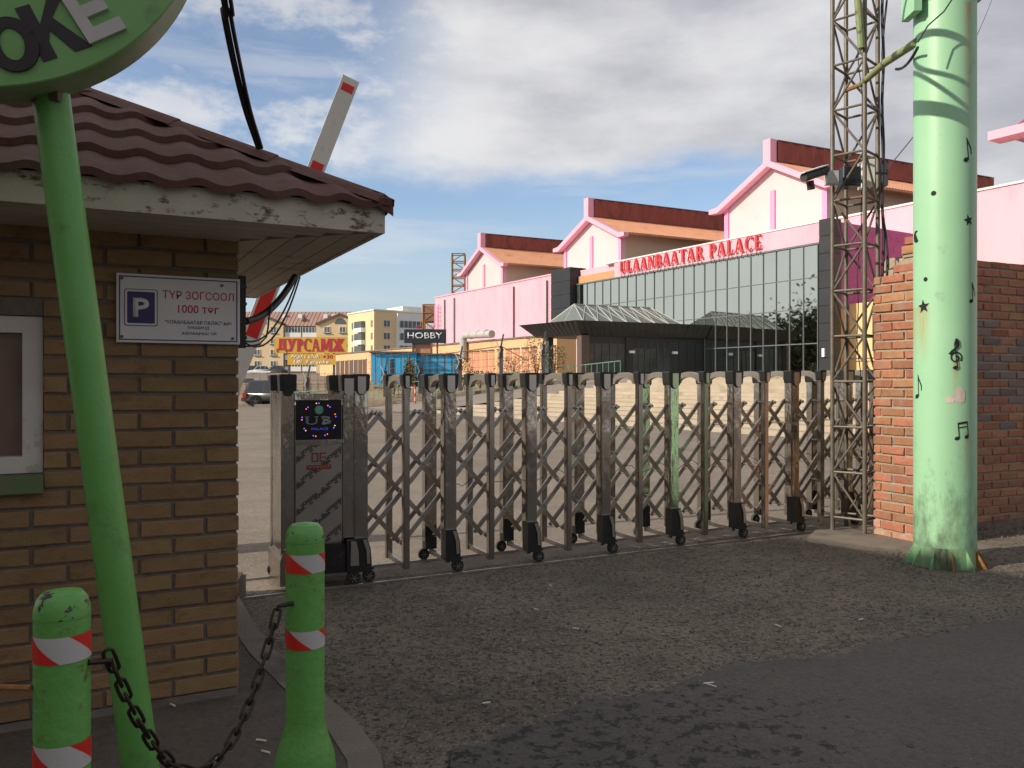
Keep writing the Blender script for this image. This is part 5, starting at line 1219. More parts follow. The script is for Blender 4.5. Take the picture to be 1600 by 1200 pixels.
# gabled halls behind the parapet
def hall(pxs, zt_, lab, depth=26, yo=9.0):
    xL, xR, apx, apy, exL, eyL, finy = pxs
    x0, x1 = hit(xL, yo), hit(xR, yo); xc = (x0+x1)/2; Y = wY(xc, yo)
    za = EYE+(600-apy)*Y/F; exl, ez = hz_(exL, eyL, yo-.5); zf_ = EYE+(600-finy)*Y/F
    hw = (x1-x0)/2; ov = hw+1.15; ze = ez
    zk = ze+.12
    prof = [(xc-ov, ze), (xc-hw-.25, ze+.10), (xc, za), (xc+hw+.25, ze+.10), (xc+ov, ze)]
    wall_ = MB().prism([(x0, 8), (x1, 8), (x1, ze+.15), (xc, za-.25), (x0, ze+.15)], yo, yo+.4)
    h = wall_.build('gable_hall', M['cream'], pal, label=lab)
    q = MB()
    for xx in (x0+.0, x1-.3): q.add([(xx, yo+.4, 8), (xx+.3, yo+.4, 8), (xx+.3+VX*depth, yo+depth, 8), (xx+VX*depth, yo+depth, 8), (xx, yo+.4, ze+.1), (xx+.3, yo+.4, ze+.1), (xx+.3+VX*depth, yo+depth, ze+.1), (xx+VX*depth, yo+depth, ze+.1)], [(1,2,6,5),(3,0,4,7),(4,5,6,7)])
    q.build('side_wall', M['beige'], h)
    for xx, w_ in ((x0, .42), (x1-.42, .42)): MB().box(xx, xx+w_, yo-.14, yo-.002, 8, ze+.02).build('pilaster', M['pinkd'], h)
    MB().box(xc-.22, xc+.22, yo-.14, yo-.002, 10, ze+.2+(za-ze)*.12).build('pilaster', M['pinkd'], h)
    # fascia band: follows the profile, .45 deep
    t_ = .48; fq = MB()
    low = [(xx, zz-t_ if 0 < i < 4 else zz-t_*.75) for i, (xx, zz) in enumerate(prof)]
    for i in range(4): fq.prism([low[i], low[i+1], prof[i+1], prof[i]], yo-.75, yo-.15)
    fq.build('fascia', M['pinkt'], h)
    # roof slopes, corrugated (ribs run down the slope)
    for sgn in (-1, 1):
        rq = MB(); n = int(depth/.16)
        rows = [(xc, za), (xc+sgn*(hw+.25), ze+.10), (xc+sgn*ov, ze)]
        vs = [(x_+VX*(y_-yo), y_, z_+(.05 if i % 2 else 0.0)+.01) for x_, z_ in rows for i, y_ in enumerate(frange(yo-.14, yo+depth, n))]
        rq.add(vs, [(r*n+i, r*n+i+1, (r+1)*n+i+1, (r+1)*n+i) for r in range(2) for i in range(n-1)])
        vs = [(x_+VX*(y_-yo), y_, z_-.14) for x_, z_ in rows for y_ in (yo-.14, yo+depth)]; rq.add(vs, [(0,1,3,2),(2,3,5,4)])
        x_, z_ = rows[2]; rq.add([(x_, yo-.14, z_), (x_+VX*depth, yo+depth, z_), (x_+VX*depth, yo+depth, z_-.14), (x_, yo-.14, z_-.14)], [(0,1,2,3)])
        rq.build('roof_slope', M['orange'], h)
    # ridge parapet with pink finial
    MB().box(xc-.36, xc+.36, yo-.76, yo-.05, za-.3, zf_).build('finial', M['pinkt'], h)
    zp_ = zf_-.12; rq = MB(); n = int(depth/.30)
    for sgn in (-1, 1):
        vs = [(xc+sgn*(.36+(.09 if (i//1) % 4 in (0, 1) else 0))+VX*(y_-yo), y_, z_) for z_ in (za-.1, zp_) for i, y_ in enumerate(frange(yo-.04, yo+depth, n))]
        rq.add(vs, [(i, i+1, n+i+1, n+i) for i in range(n-1)])
    rq.add([(xc-.43, yo-.04, zp_), (xc+.43, yo-.04, zp_), (xc+.43+VX*depth, yo+depth, zp_), (xc-.43+VX*depth, yo+depth, zp_)], [(0,1,2,3)])
    rq.build('ridge_parapet', M['brown'], h)
    tq = MB(); tq.add([(xc-.47, yo-.03, zp_+.003), (xc+.47, yo-.03, zp_+.003), (xc+.47+VX*depth, yo+depth, zp_+.003), (xc-.47+VX*depth, yo+depth, zp_+.003), (xc-.47, yo-.03, zp_+.09), (xc+.47, yo-.03, zp_+.09), (xc+.47+VX*depth, yo+depth, zp_+.09), (xc-.47+VX*depth, yo+depth, zp_+.09)], [(4,5,6,7),(1,2,6,5),(0,1,5,4),(3,0,4,7)]); tq.build('ridge_cap', M['trim'], h)
hall((729, 787, 752, 385, 721, 427, 365), 0, 'leftmost gabled hall')
hall((882.5, 972, 921, 338, 868.5, 389, 311), 0, 'middle gabled hall')
hall((1133.5, 1294, 1202, 252, 1109, 330, 220), 0, 'nearest gabled hall')
xe, zee = hz_(1564, 216, 8.0)
q4 = MB().box(xe, xe+5, 6.6, 8.0-.1, zee-.35, zee+.15); q4.add([(xe+.05, 7.9, zee+.1), (xe+5, 7.9, zee+2.6), (xe+5, 30, zee+2.6), (xe+.05, 30, zee+.1)], [(0,1,2,3)]); q4.build('eave', M['pinkt'], pal, label='eave corner of a further hall')
MB().box(xe+1.3, xe+6, 7.95+1.01, 14, 8, zee+.05).build('gable_hall', M['cream'], pal)

# entrance canopy, vestibule, skylight
can = [(-8.7, -.02), (-9.87, -10.7), (-15.8, -11.3), (-14.8, -.02)]; cb = [(-9.3, -.02), (-10.5, -9.9), (-15.0, -10.35), (-14.3, -.02)]
q = MB(); zt2, zb2 = 5.56, 4.66; vs = [(x_, y_, zb2) for x_, y_ in cb]+[(x_, y_, zt2) for x_, y_ in can]
q.add(vs, [(0,1,2,3),(7,6,5,4),(0,4,5,1),(1,5,6,2),(2,6,7,3),(3,7,4,0)]); cano = q.build('canopy', M['darkcanopy'], pal)
q = MB(); 
for k in range(1, 22):
    f = k/22; a = Vector(can[0]).lerp(Vector(can[1]), f); c = Vector(cb[0]).lerp(Vector(cb[1]), f); q.bar((a.x+.01, a.y, zt2-.02), (c.x+.01, c.y, zb2+.02), .03, .03)
for k in range(1, 12):
    f = k/12; a = Vector(can[1]).lerp(Vector(can[2]), f); c = Vector(cb[1]).lerp(Vector(cb[2]), f); q.bar((a.x, a.y-.01, zt2-.02), (c.x, c.y-.01, zb2+.02), .03, .03)
q.build('canopy_seams', M['darkcanopy'], cano)
vA, vB = Vector((-9.55, -.02)), Vector((-10.6, -9.3)); vd = (vB-vA).normalized()
def vt(px):                                                # distance along the vestibule side wall seen in column px
    r = (px-800)/F; A = PO+UX*vA.x+UY*vA.y; Bd = UX*vd.x+UY*vd.y
    return (r*A.y-A.x)/(Bd.x-r*Bd.y)
def vwall(p0, p1, z0, z1, m, name, th=.2, out=0):
    t0, t1 = vt(p0), vt(p1); n_ = Vector((-vd.y, vd.x)); n_ = n_ if n_.x > 0 else -n_
    a, c = vA+vd*t0+n_*out, vA+vd*t1+n_*out; b2, d2 = c-n_*th, a-n_*th
    return MB().slabz([tuple(p) for p in (a, c, b2, d2)], z0, z1).build(name, m, pal)
vwall(1047, 1112, ZF, zb2-.01, M['darkclad'], 'vestibule_wall'); vwall(977, 988, ZF, zb2-.01, M['darkclad'], 'vestibule_post', .4, .1)
for k in range(5): vwall(1047+k*13+.3, 1047+(k+1)*13-.3, ZF, zb2-.3, M['darkclad'], 'cladding_panel', .03, .035)
for a_p, b_p, nn2 in ((917, 977, 5), (988, 1047, 6)):
    for k in range(nn2):
        w_ = (b_p-a_p)/nn2; vwall(a_p+k*w_+.6, a_p+(k+1)*w_-.6, ZF, zb2-(.5 if a_p < 980 else .75), M['darkglass'], 'glass_pane', .05, rs.uniform(-.03, .0))
    for k in range(nn2+1): vwall(a_p+k*(b_p-a_p)/nn2-.5, a_p+k*(b_p-a_p)/nn2+.5, ZF, zb2-.3, M['postg'], 'mullion', .08, .03)
    vwall(a_p, b_p, zb2-(.5 if a_p < 980 else .75), zb2-.01, M['darkclad'], 'lintel', .1, .02)
vwall(905, 917, ZF, zb2-.01, M['trim'], 'vestibule_column', .6, .3); 
MB().box(-11.4, -10.95, -9.6, -9.2, ZF, zb2-.01).build('cream_column', M['cream'], pal); MB().box(-14.6, -14.2, -9.9, -9.5, ZF-1, zb2-.01).build('grey_column', M['postg'], pal)
for px in (984, 1051): t0 = vt(px); n_ = Vector((-vd.y, vd.x)); n_ = n_ if n_.x > 0 else -n_; p = vA+vd*t0+n_*.25; MB().box(p.x-.08, p.x+.08, p.y-.2, p.y+.2, 3.55, 3.72).build('notice', M['white'], pal)
# skylight
s0 = [(-14.3, -10.0), (-10.7, -9.6), (-9.9, -1.6), (-13.6, -1.6)]; r0_, r1_ = Vector((-12.5, -9.0, 6.85)), Vector((-11.8, -2.9, 6.85)); zs = zt2+.02
q = MB(); q.add([(x_, y_, zs) for x_, y_ in s0]+[tuple(r0_), tuple(r1_)], [(0,1,4),(1,2,5,4),(2,3,5),(3,0,4,5)]); skl = q.build('skylight', M['skylight'], pal)
q = MB(); B0, B1_ = Vector((*s0[1], zs)), Vector((*s0[2], zs)); off = Vector((.03, 0, .02))
for k in range(8):
    a = B0.lerp(B1_, k/7); t0 = r0_.lerp(r1_, k/7); q.bar(a+off, t0+off, .05, .05)
    if k < 7:
        a2 = B0.lerp(B1_, (k+1)/7); t2 = r0_.lerp(r1_, (k+1)/7); q.bar(a+off, t2+off, .03, .03); q.bar(a2+off, t0+off, .03, .03)
q.bar(r0_+off, r1_+off, .06, .06); q.bar(B0+off, B1_+off, .08, .08)
L0 = Vector((*s0[0], zs)); q.bar(L0, r0_, .06, .06); q.bar(L0, B0, .08, .08); q.bar(L0.lerp(B0, .5), r0_, .04, .04)
q.build('skylight_frame', M['skyframe'], skl)

# roof sign letters: red serif capitals on little brackets
sgn_ = thing('letter_sign', 'red serif letters ULAANBAATAR PALACE above the glass front', 'sign', (PO.x, PO.y, 0), PANG)
for o, x, w_ in glyph_word('letter', 'ULAANBAATAR PALACE', hit(967, -.25), hit(1191, -.25), 10.24, .92, -.20, -.10, M['letter'], sgn_, .18, .075, .13):
    bq = MB()
    for f in (.2, .7): bq.bar((x+w_*f, -.15, 10.23), (x+w_*f, -.06, 9.80), .03, .03); bq.bar((x+w_*f, -.095, 10.5), (x+w_*f, -.01, 10.5), .03, .03)
    bq.build('letter_bracket', M['trim'], sgn_)

# stairs up to the glass front
st = thing('entrance_stairs', 'broad pale stone steps rising to the palace entrance', 'stairs')
Cw, Dw = Vector((-4, 43)), Vector((9, 45.5)); u_ = -UX; ns = 14
rs = random.Random(4)
for k in range(ns):
    z = 2.0*k/ns+.0; z1 = 2.0*(k+1)/ns; pL = Cw.lerp(Dw, k/ns); pn = Cw.lerp(Dw, (k+1)/ns)
    far = 42; a, bb = pL, pL+UX*far; c, d_ = pn+UX*far, pn
    last = k == ns-1
    if last: c, d_ = pn+UX*far+UY*1.0, pn+UY*1.0
    MB().slabz([tuple(a), tuple(bb), tuple(c+UY*.12), tuple(d_+UY*.12)], z-.06, z1).build('step', M['step'], st)
q = MB(); pf = Cw.lerp(Dw, 1.0)
q.slabz([tuple(pf-UX*2+UY*.3), tuple(pf+UX*42), tuple(PO+UX*35), tuple(PO-UX*40), tuple(pf-UX*24+UY*-3)], 1.2, 1.99); q.build('landing', M['step'], st)
# ramp road and planted bank
q = MB(); A_, B_ = Vector((-9.3, 52.7)), Vector((6.6, 48.1))
n = 14; vs = []
for i in range(n):
    f = i/(n-1); a = A_.lerp(B_, f); c = Vector((-5.5, 43.2)).lerp(Vector((8.4, 45.4)), f); vs += [(a.x, a.y, 2.0*f+.004), (c.x, c.y, 2.0*f*(.93)+.003-.04*(f > 0))]
q.add(vs, [(2*i, 2*i+1, 2*i+3, 2*i+2) for i in range(n-1)]); q.build('ramp_road', M['court'], kind='structure')
q = MB(); q.bar((A_.x-14, A_.y+4, .06), (A_.x, A_.y, .10), .3, .18); q.bar((A_.x, A_.y, .10), (B_.x, B_.y, 2.08), .3, .18); q.build('ramp_kerb', M['concrete'], kind='structure')
q = MB(); n = 30; vs = []; rs = random.Random(8)
for i in range(n):
    f = i/(n-1); a = Vector((A_.x-14, A_.y+4)).lerp(A_, f/.4) if f < .4 else A_.lerp(B_, (f-.4)/.6); z0 = .04 if f < .4 else 2*(f-.4)/.6
    for j, (o_, h_) in enumerate(((.15, .03), (2, .5), (4, 1.0), (7, 1.45), (12, 1.6), (40, 1.7))):
        p = a + Vector((.15, 1)).normalized()*o_; vs.append((p.x+rs.uniform(-.3, .3)*(j > 0), p.y, max(z0+.05, min(2.0, z0*.5+h_))+rs.uniform(-.1, .1)*(j > 0)))
q.add(vs, [(i*6+j, (i+1)*6+j, (i+1)*6+j+1, i*6+j+1) for i in range(n-1) for j in range(5)]); q.build('planted_bank', M['earth'], smooth=True, kind='structure')

# ------------------------------------------------------------------ annex with bricked-up openings
ax_y = -3.2; x0, x1 = hit(500, ax_y), hit(870, ax_y); zt_ = hz_(870, 524, ax_y)[1]
anx = thing('annex', 'low apricot annex with narrow bricked-up openings along the pink wall', 'building', (PO.x, PO.y, 0), PANG)
MB().box(x0, x1, ax_y, -.12, 0, zt_).build('wall', M['annex'], anx); MB().box(x0, x1, ax_y-.12, -.2, zt_+.003, zt_+.15).build('roof_edge', M['concrete'], anx)
for px in [528, 535, 542, 549, 556, 563, 570, 735, 745, 757, 768, 782, 795, 807, 821, 834, 863]:
    xx = hit(px, ax_y); w_ = 1.0 if px > 600 else 1.3
    o = MB().box(xx-w_/2, xx+w_/2, ax_y-.04, ax_y-.003, 2.2, 4.55).build('bricked_opening', M['annexb'] if px > 600 else M['trim'], anx)
    MB().box(xx-w_/2-.05, xx+w_/2+.05, ax_y-.10, ax_y-.042, 4.56, 4.68).build('lintel', M['trim'] if px > 600 else M['annex'], o)
du = thing('rooftop_duct', 'bent silver air duct on the annex roof against the pink wall', 'duct', (PO.x, PO.y, 0), PANG); dxx = hit(724, ax_y-.4)
MB().tube([(dxx, ax_y-.4, 3.9), (dxx, ax_y-.4, zt_+.4), (dxx+.5, ax_y-.4, zt_+.75), (dxx+5.5, ax_y-.4, zt_+.6)], .36, 12).build('duct', M['postl'], du, smooth=True)
for k in range(3): MB().cylx((dxx+1.6+k*1.5, ax_y-.4, zt_+.68), .39, .12, 12, axis='x').build('joint_ring', M['postl'], du)

# ------------------------------------------------------------------ blue shed, HOBBY sign
shd = thing('blue_shed', 'bright blue sheet metal shed below the black shop sign', 'shed', (0, 0, 0)); Ys = 60
a0, a1, a2 = at(580, 590, Ys), at(650, 552, Ys), at(713, 556, Ys+1)
q = MB(); q.box(a0.x, a1.x, Ys, Ys+4, 1.2, 3.72); q.build('left_wall', M['bluep'], shd); q = MB(); q.box(a1.x+.01, a2.x, Ys+.7, Ys+4, 1.2, 3.62); q.build('right_wall', M['bluep'], shd)
MB().box(a0.x-.1, a1.x+.05, Ys-.25, Ys+4.2, 3.724, 3.84).build('roof', M['postg'], shd); MB().box(a1.x+.06, a2.x+.1, Ys+.5, Ys+4.2, 3.63, 3.72).build('roof', M['postg'], shd)
for k in range(7): xx = a0.x+.25+k*.46; MB().box(xx, xx+.03, Ys-.03, Ys-.002, 1.2, 3.7).build('seam', M['bluep'], shd)
d_ = at(613, 570, Ys); MB().box(d_.x-.17, d_.x+.12, Ys-.05, Ys-.003, 1.3, 3.3).build('doorway', M['hobby'], shd)
for k in range(5): xx = a1.x+.4+k*.52; MB().box(xx, xx+.03, Ys+.66, Ys+.697, 1.2, 3.6).build('frame_bar', M['trim'], shd)
for k in range(3): MB().box(a1.x+.05, a2.x, Ys+.64, Ys+.658, 1.9+k*.6, 1.93+k*.6).build('frame_bar', M['trim'], shd)
hb_ = thing('shop_sign', 'black HOBBY sign with white letters on the shed roof', 'sign'); Yh = 63
a0, a1 = at(631.5, 536, Yh), at(697, 514.5, Yh); MB().box(a0.x, a1.x, Yh, Yh+.25, a0.z, a1.z).build('board', M['hobby'], hb_)
text('lettering', 'HOBBY', (a1.x-a0.x)*.83, (a1.z-a0.z)*.44, M['white'], hb_, ((a0.x+a1.x)/2, Yh-.003, (a0.z+a1.z)/2+.05), bold=.008, ext=.03)
for px in (645, 683): p = at(px, 540, Yh); MB().box(p.x-.06, p.x+.06, Yh+.1, Yh+.2, 3.6, a0.z-.002).build('support', M['postg'], hb_)
MB().box(at(645, 0, Yh).x, at(672, 0, Yh).x, Yh+.3, Yh+2, 3.85, a0.z+.02).build('plinth_box', M['annexb'], hb_)
rd = thing('small_red_sign', 'small red lettering on a frame above the black sign', 'sign'); p = at(664, 510.5, Yh+.4)
text('lettering', 'ДУРСАМЖ', 1.7, .26, M['red'], rd, tuple(p), bold=.0, ext=.03, shear=.3); MB().box(p.x-.9, p.x+.9, Yh+.45, Yh+.5, p.z-.24, p.z-.20).build('rail', M['red'], rd)
# scaffold tower and far lattice chimney mast
def framed(name, label, cat, px0, px1, py0, py1, Y, levels, m, r, yd):
    t = thing(name, label, cat); a, c = at(px0, py1, Y), at(px1, py0, Y)
    for xx in (a.x, c.x):
        for yy in (Y, Y+yd): MB().tube([(xx, yy, a.z), (xx, yy, c.z)], r, 6).build('upright', m, t)
    for k in range(levels+1):
        z = a.z+(c.z-a.z)*k/levels; q = MB()
        q.tube([(a.x, Y, z), (c.x, Y, z)], r*.8, 6); q.tube([(a.x, Y+yd, z), (c.x, Y+yd, z)], r*.8, 6); q.tube([(a.x, Y, z), (a.x, Y+yd, z)], r*.8, 6); q.tube([(c.x, Y, z), (c.x, Y+yd, z)], r*.8, 6)
        q.build('rung', m, t)
        if k < levels:
            z2 = a.z+(c.z-a.z)*(k+1)/levels; q = MB(); s_ = k % 2
            q.tube([(a.x if s_ else c.x, Y, z), (c.x if s_ else a.x, Y, z2)], r*.7, 6); q.tube([(c.x, Y if s_ else Y+yd, z), (c.x, Y+yd if s_ else Y, z2)], r*.7, 6); q.build('brace', m, t)
    return t
sc_ = framed('scaffold_tower', 'rusty open steel tower behind the shop sign', 'tower', 661, 679, 476, 540, 95, 5, M['rust'], .10, 2)
MB().box(at(661, 0, 95).x, at(679, 0, 95).x, 95, 97, at(0, 500, 95).z, at(0, 478, 95).z).build('tank', mat('rusty_tank', (.20, .14, .11), (.28, .19, .14), 1, .8), sc_)
framed('far_lattice_tower', 'slim far lattice tower rising behind the pink wall', 'tower', 706, 726, 396, 470, 150, 6, M['rust'], .12, 2.2)
# pink ladder
ld = thing('wall_ladder', 'pink ladder at the far left end of the pink wall', 'ladder', (PO.x, PO.y, 0), PANG)
lx = hit(685, -.3)
for dx_ in (0, .9): MB().tube([(lx+dx_-.9, -.3, 6), (lx+dx_-.9, -.3, 10.4)], .06, 6).build('rail', M['pinkd'], ld)
for k in range(9): MB().tube([(lx-.9, -.3, 6.3+k*.48), (lx, -.3, 6.3+k*.48)], .04, 6).build('rung', M['pinkd'], ld)

# ------------------------------------------------------------------ mustard sign on posts
ms = thing('night_club_sign', 'mustard board with crimson letters over a smaller night club board', 'sign'); Ym = 42
a0, a1 = at(428.5, 552, Ym), at(541.5, 526.5, Ym); MB().box(a0.x, a1.x, Ym, Ym+.08, a0.z, a1.z).build('upper_board', M['signy'], ms)
glyph_word('letter', 'DYPCAMJ', a0.x+.12, a1.x-.10, a0.z+.11, (a1.z-a0.z)*.76, Ym-.03, Ym-.003, M['signr'], ms, .27, .13, .05)
b0, b1 = at(449, 570, Ym), at(524, 553.2, Ym); MB().box(b0.x, b1.x, Ym+.01, Ym+.07, b0.z, b1.z).build('lower_board', M['signy'], ms)
text('lettering', 'Night club', (b1.x-b0.x)*.60, (b1.z-b0.z)*.42, M['white'], ms, (b0.x+(b1.x-b0.x)*.37, Ym+.008, b0.z+(b1.z-b0.z)*.73), bold=.01, ext=.01, shear=.35)
text('lettering', '+30', (b1.x-b0.x)*.22, (b1.z-b0.z)*.36, M['signr'], ms, (b0.x+(b1.x-b0.x)*.84, Ym+.008, b0.z+(b1.z-b0.z)*.76), bold=.02, ext=.01)
text('lettering', 'UB  Karaoke', (b1.x-b0.x)*.74, (b1.z-b0.z)*.38, M['white'], ms, (b0.x+(b1.x-b0.x)*.50, Ym+.008, b0.z+(b1.z-b0.z)*.27), bold=.01, ext=.01, shear=.35)
for px in (451, 521): p = at(px, 0, Ym); MB().box(p.x-.05, p.x+.05, Ym+.085, Ym+.18, 0, a1.z-.1).build('post', M['postg'], ms)

# ------------------------------------------------------------------ bent-top fence posts, wires, rails, shrubs
fg = []
arm_labels = {602: 'bent-top fence post in front of the blue shed wall', 657: 'bent-top fence post at the corner of the blue shed', 719: 'bent-top fence post just right of the blue shed', 783: 'tall bent-top fence post before the annex middle', 849: 'bent-top post just left of the canopy tip', 481: 'bent-top fence post under the mustard sign'}
def fpost(px, ytop, Y, z0):
    p = at(px, ytop, Y); t = thing('fence_post', arm_labels[px], 'fence post', (p.x, Y, z0), 0, 'bent-top fence posts'); h = p.z-z0
    MB().box(-.11, .11, -.09, .09, 0, h-.75).build('post', M['postg'], t); MB().bar((0, 0, h-.72), (.14, 0, h), .10, .12, (0, 1, 0)).build('arm', M['postg'], t); MB().bar((-.05, -.12, h-.95), (-.28, -.12, h-.45), .06, .14, (0, 1, 0)).build('arm', M['postl'], t)
    MB().bar((-.05, -.12, h-.95), (-.22, -.12, h-1.35), .06, .12, (0, 1, 0)).build('arm', M['postl'], t); return t
for a in ((602, 560, 52, .7), (657, 555, 51, .9), (719, 541, 50, 1.1), (783, 522, 49.5, 1.4), (849, 518, 49, 1.7), (481, 572, 56, .3)): fpost(*a)
q = MB(); prev = None
pts_ = [at(575, 0, 52.5), at(602, 0, 52), at(657, 0, 51), at(719, 0, 50), at(783, 0, 49.5), at(849, 0, 49)]
for a, c in zip(pts_[:-1], pts_[1:]):
    for k in range(5): q.tube([(a.x, a.y, 1.6+k*.42), (c.x, c.y, 1.75+k*.42)], .009, 4)
    for j in range(1, 6): f = j/6; x_, y_ = a.x+(c.x-a.x)*f, a.y+(c.y-a.y)*f; q.tube([(x_, y_, 1.2), (x_, y_, 3.4+.3*sin(j*2.3))], .011, 4)
q.tube([(pts_[3].x-1, 50, 3.3), (pts_[4].x, 49.5, 3.75), (pts_[5].x-1, 49, 2.9)], .03, 4)
tag(q.build('wire_fence', M['rust']), 'rusty rod and wire fence strung between the bent-top posts', 'fence')
def railing(label, a, c, z0, z1, h, n, m, name='railing'):
    t = thing(name, label, 'railing'); a, c = Vector(a), Vector(c)
    pk = None
    for k in range(n+1):
        f = k/n; p = a.lerp(c, f); z = z0+(z1-z0)*f; MB().bar((p.x, p.y, z), (p.x, p.y, z+h), .035, .035).build('baluster', m, t)
    for hh in (.12, h): MB().bar((a.x, a.y, z0+hh), (c.x, c.y, z1+hh), .05, .05).build('rail', m, t)
railing('faded green railing climbing beside the ramp kerb', (A_.x-5, A_.y+1.7), (A_.x+8, A_.y-2), .1, 1.2, .85, 40, M['greenfence'])
railing('faded green railing at the top of the ramp by the canopy', (A_.x+8.4, A_.y-2), (B_.x-.3, B_.y+.3), 1.25, 2.0, .85, 22, M['greenfence'])
def shrub(label, x, y, z, w, h, n, mats, seed, group='shrubs on the planted bank', name='shrub', leaf=.09):
    rr = random.Random(seed); t = thing(name, label, 'shrub', (x, y, z), 0, group); q = MB()
    for k in range(9):
        a = rr.uniform(0, 6.3); e = rr.uniform(.3, 1)*w*.45; q.tube([(0, 0, 0), (e*.4*cos(a), e*.4*sin(a), h*.45), (e*cos(a), e*sin(a), h*rr.uniform(.7, 1.0))], [.02, .012, .005], 4)
    q.build('stems', M['twig'], t); q = MB()
    for k in range(n):
        a = rr.uniform(0, 6.3); rad = w/2*sqrt(rr.random()); zz = h*(.25+.75*rr.random()**.8); rad *= 1-.5*abs(zz/h-.55); c = Vector((rad*cos(a), rad*sin(a), zz)); d1 = Vector((rr.uniform(-1, 1), rr.uniform(-1, 1), rr.uniform(-.4, 1))).normalized()*leaf; d2 = d1.cross(Vector((rr.uniform(-1, 1), rr.uniform(-1, 1), rr.uniform(-1, 1)))).normalized()*leaf*.5
        q.add([tuple(c), tuple(c+d1*.5+d2), tuple(c+d1), tuple(c+d1*.5-d2)], [(0,1,2,3)], rr.randint(0, len(mats)-1))
    q.build('foliage', mats, t)
shr = [(615, 54, 2.2, 1.6, 'dry bush left of the first green railing'), (640, 50.5, .9, 2.3, 'narrow young tree before the blue shed wall'), (722, 51, 1.6, 2.0, 'bush at the foot of the post by the shed'), (750, 49.5, 2.0, 1.0, 'low straw-coloured bush behind the ramp railing'), (800, 52, 2.4, 1.7, 'wide bush below the bricked openings'), (838, 49.3, 1.6, 2.6, 'tall thin bush left of the canopy post'), (866, 49, 1.6, 1.9, 'bush just under the canopy corner'), (690, 52, 2.0, 1.1, 'low bush behind the kerb near the barrier pole')]
for i, (px, Y, w_, h_, lb) in enumerate(shr):
    x_ = (px-800)*Y/F; shrub(lb, x_, Y, .5+max(0, min(1.5, (px-600)/200)), w_, h_, 420, [M['leaf'], M['leafdry'], M['leaf']], i)
# small spruce
rr = random.Random(2); t = thing('small_spruce', 'tiny spruce in front of the blue shed', 'tree', at(640, 0, 53).xy.to_3d()); t.location.z = 1.1; MB().tube([(0, 0, 0), (0, 0, 2.2)], [.05, .01], 6).build('trunk', M['twig'], t); q = MB()
for k in range(420):
    z = rr.uniform(.3, 2.2); r_ = (2.25-z)*.36; a = rr.uniform(0, 6.3); q.add([(0, 0, z), (r_*cos(a), r_*sin(a), z-.12), (r_*cos(a+.25), r_*sin(a+.25), z-.02)], [(0,1,2)])
q.build('crown', M['spruce'], t)
rw = thing('marker_pole', 'short red and white striped marker pole beside the ramp kerb', 'pole', at(648.5, 0, 50).xy.to_3d())
for k in range(6): MB().tube([(0, 0, k*.24), (0, 0, (k+1)*.24-.002)], .05, 8).build('stripe', M['bandr'] if k % 2 else M['bandw'], rw)
MB().bar((-.9, 0, 1.30), (0, 0, 1.30), .04, .05).build('crossbar', M['bandw'], rw)
# low pale retaining wall behind the parked car, left
tag(MB().box(-22, at(585, 0, 58).x, 58, 58.4, 0, 1.6).build('retaining_wall', M['step']), 'low pale retaining wall behind the gate motor cabinet', 'wall')
q = MB()
for k in range(26): x_ = -22+k*.5; q.tube([(x_, 57.8, 0), (x_, 57.8, 2.3)], .015, 4)
for k in range(5): q.tube([(-22, 57.8, .4+k*.45), (-9.2, 57.8, .4+k*.45)], .012, 4)
tag(q.build('mesh_fence', M['rust']), 'thin rusty mesh fence before the pale retaining wall', 'fence')

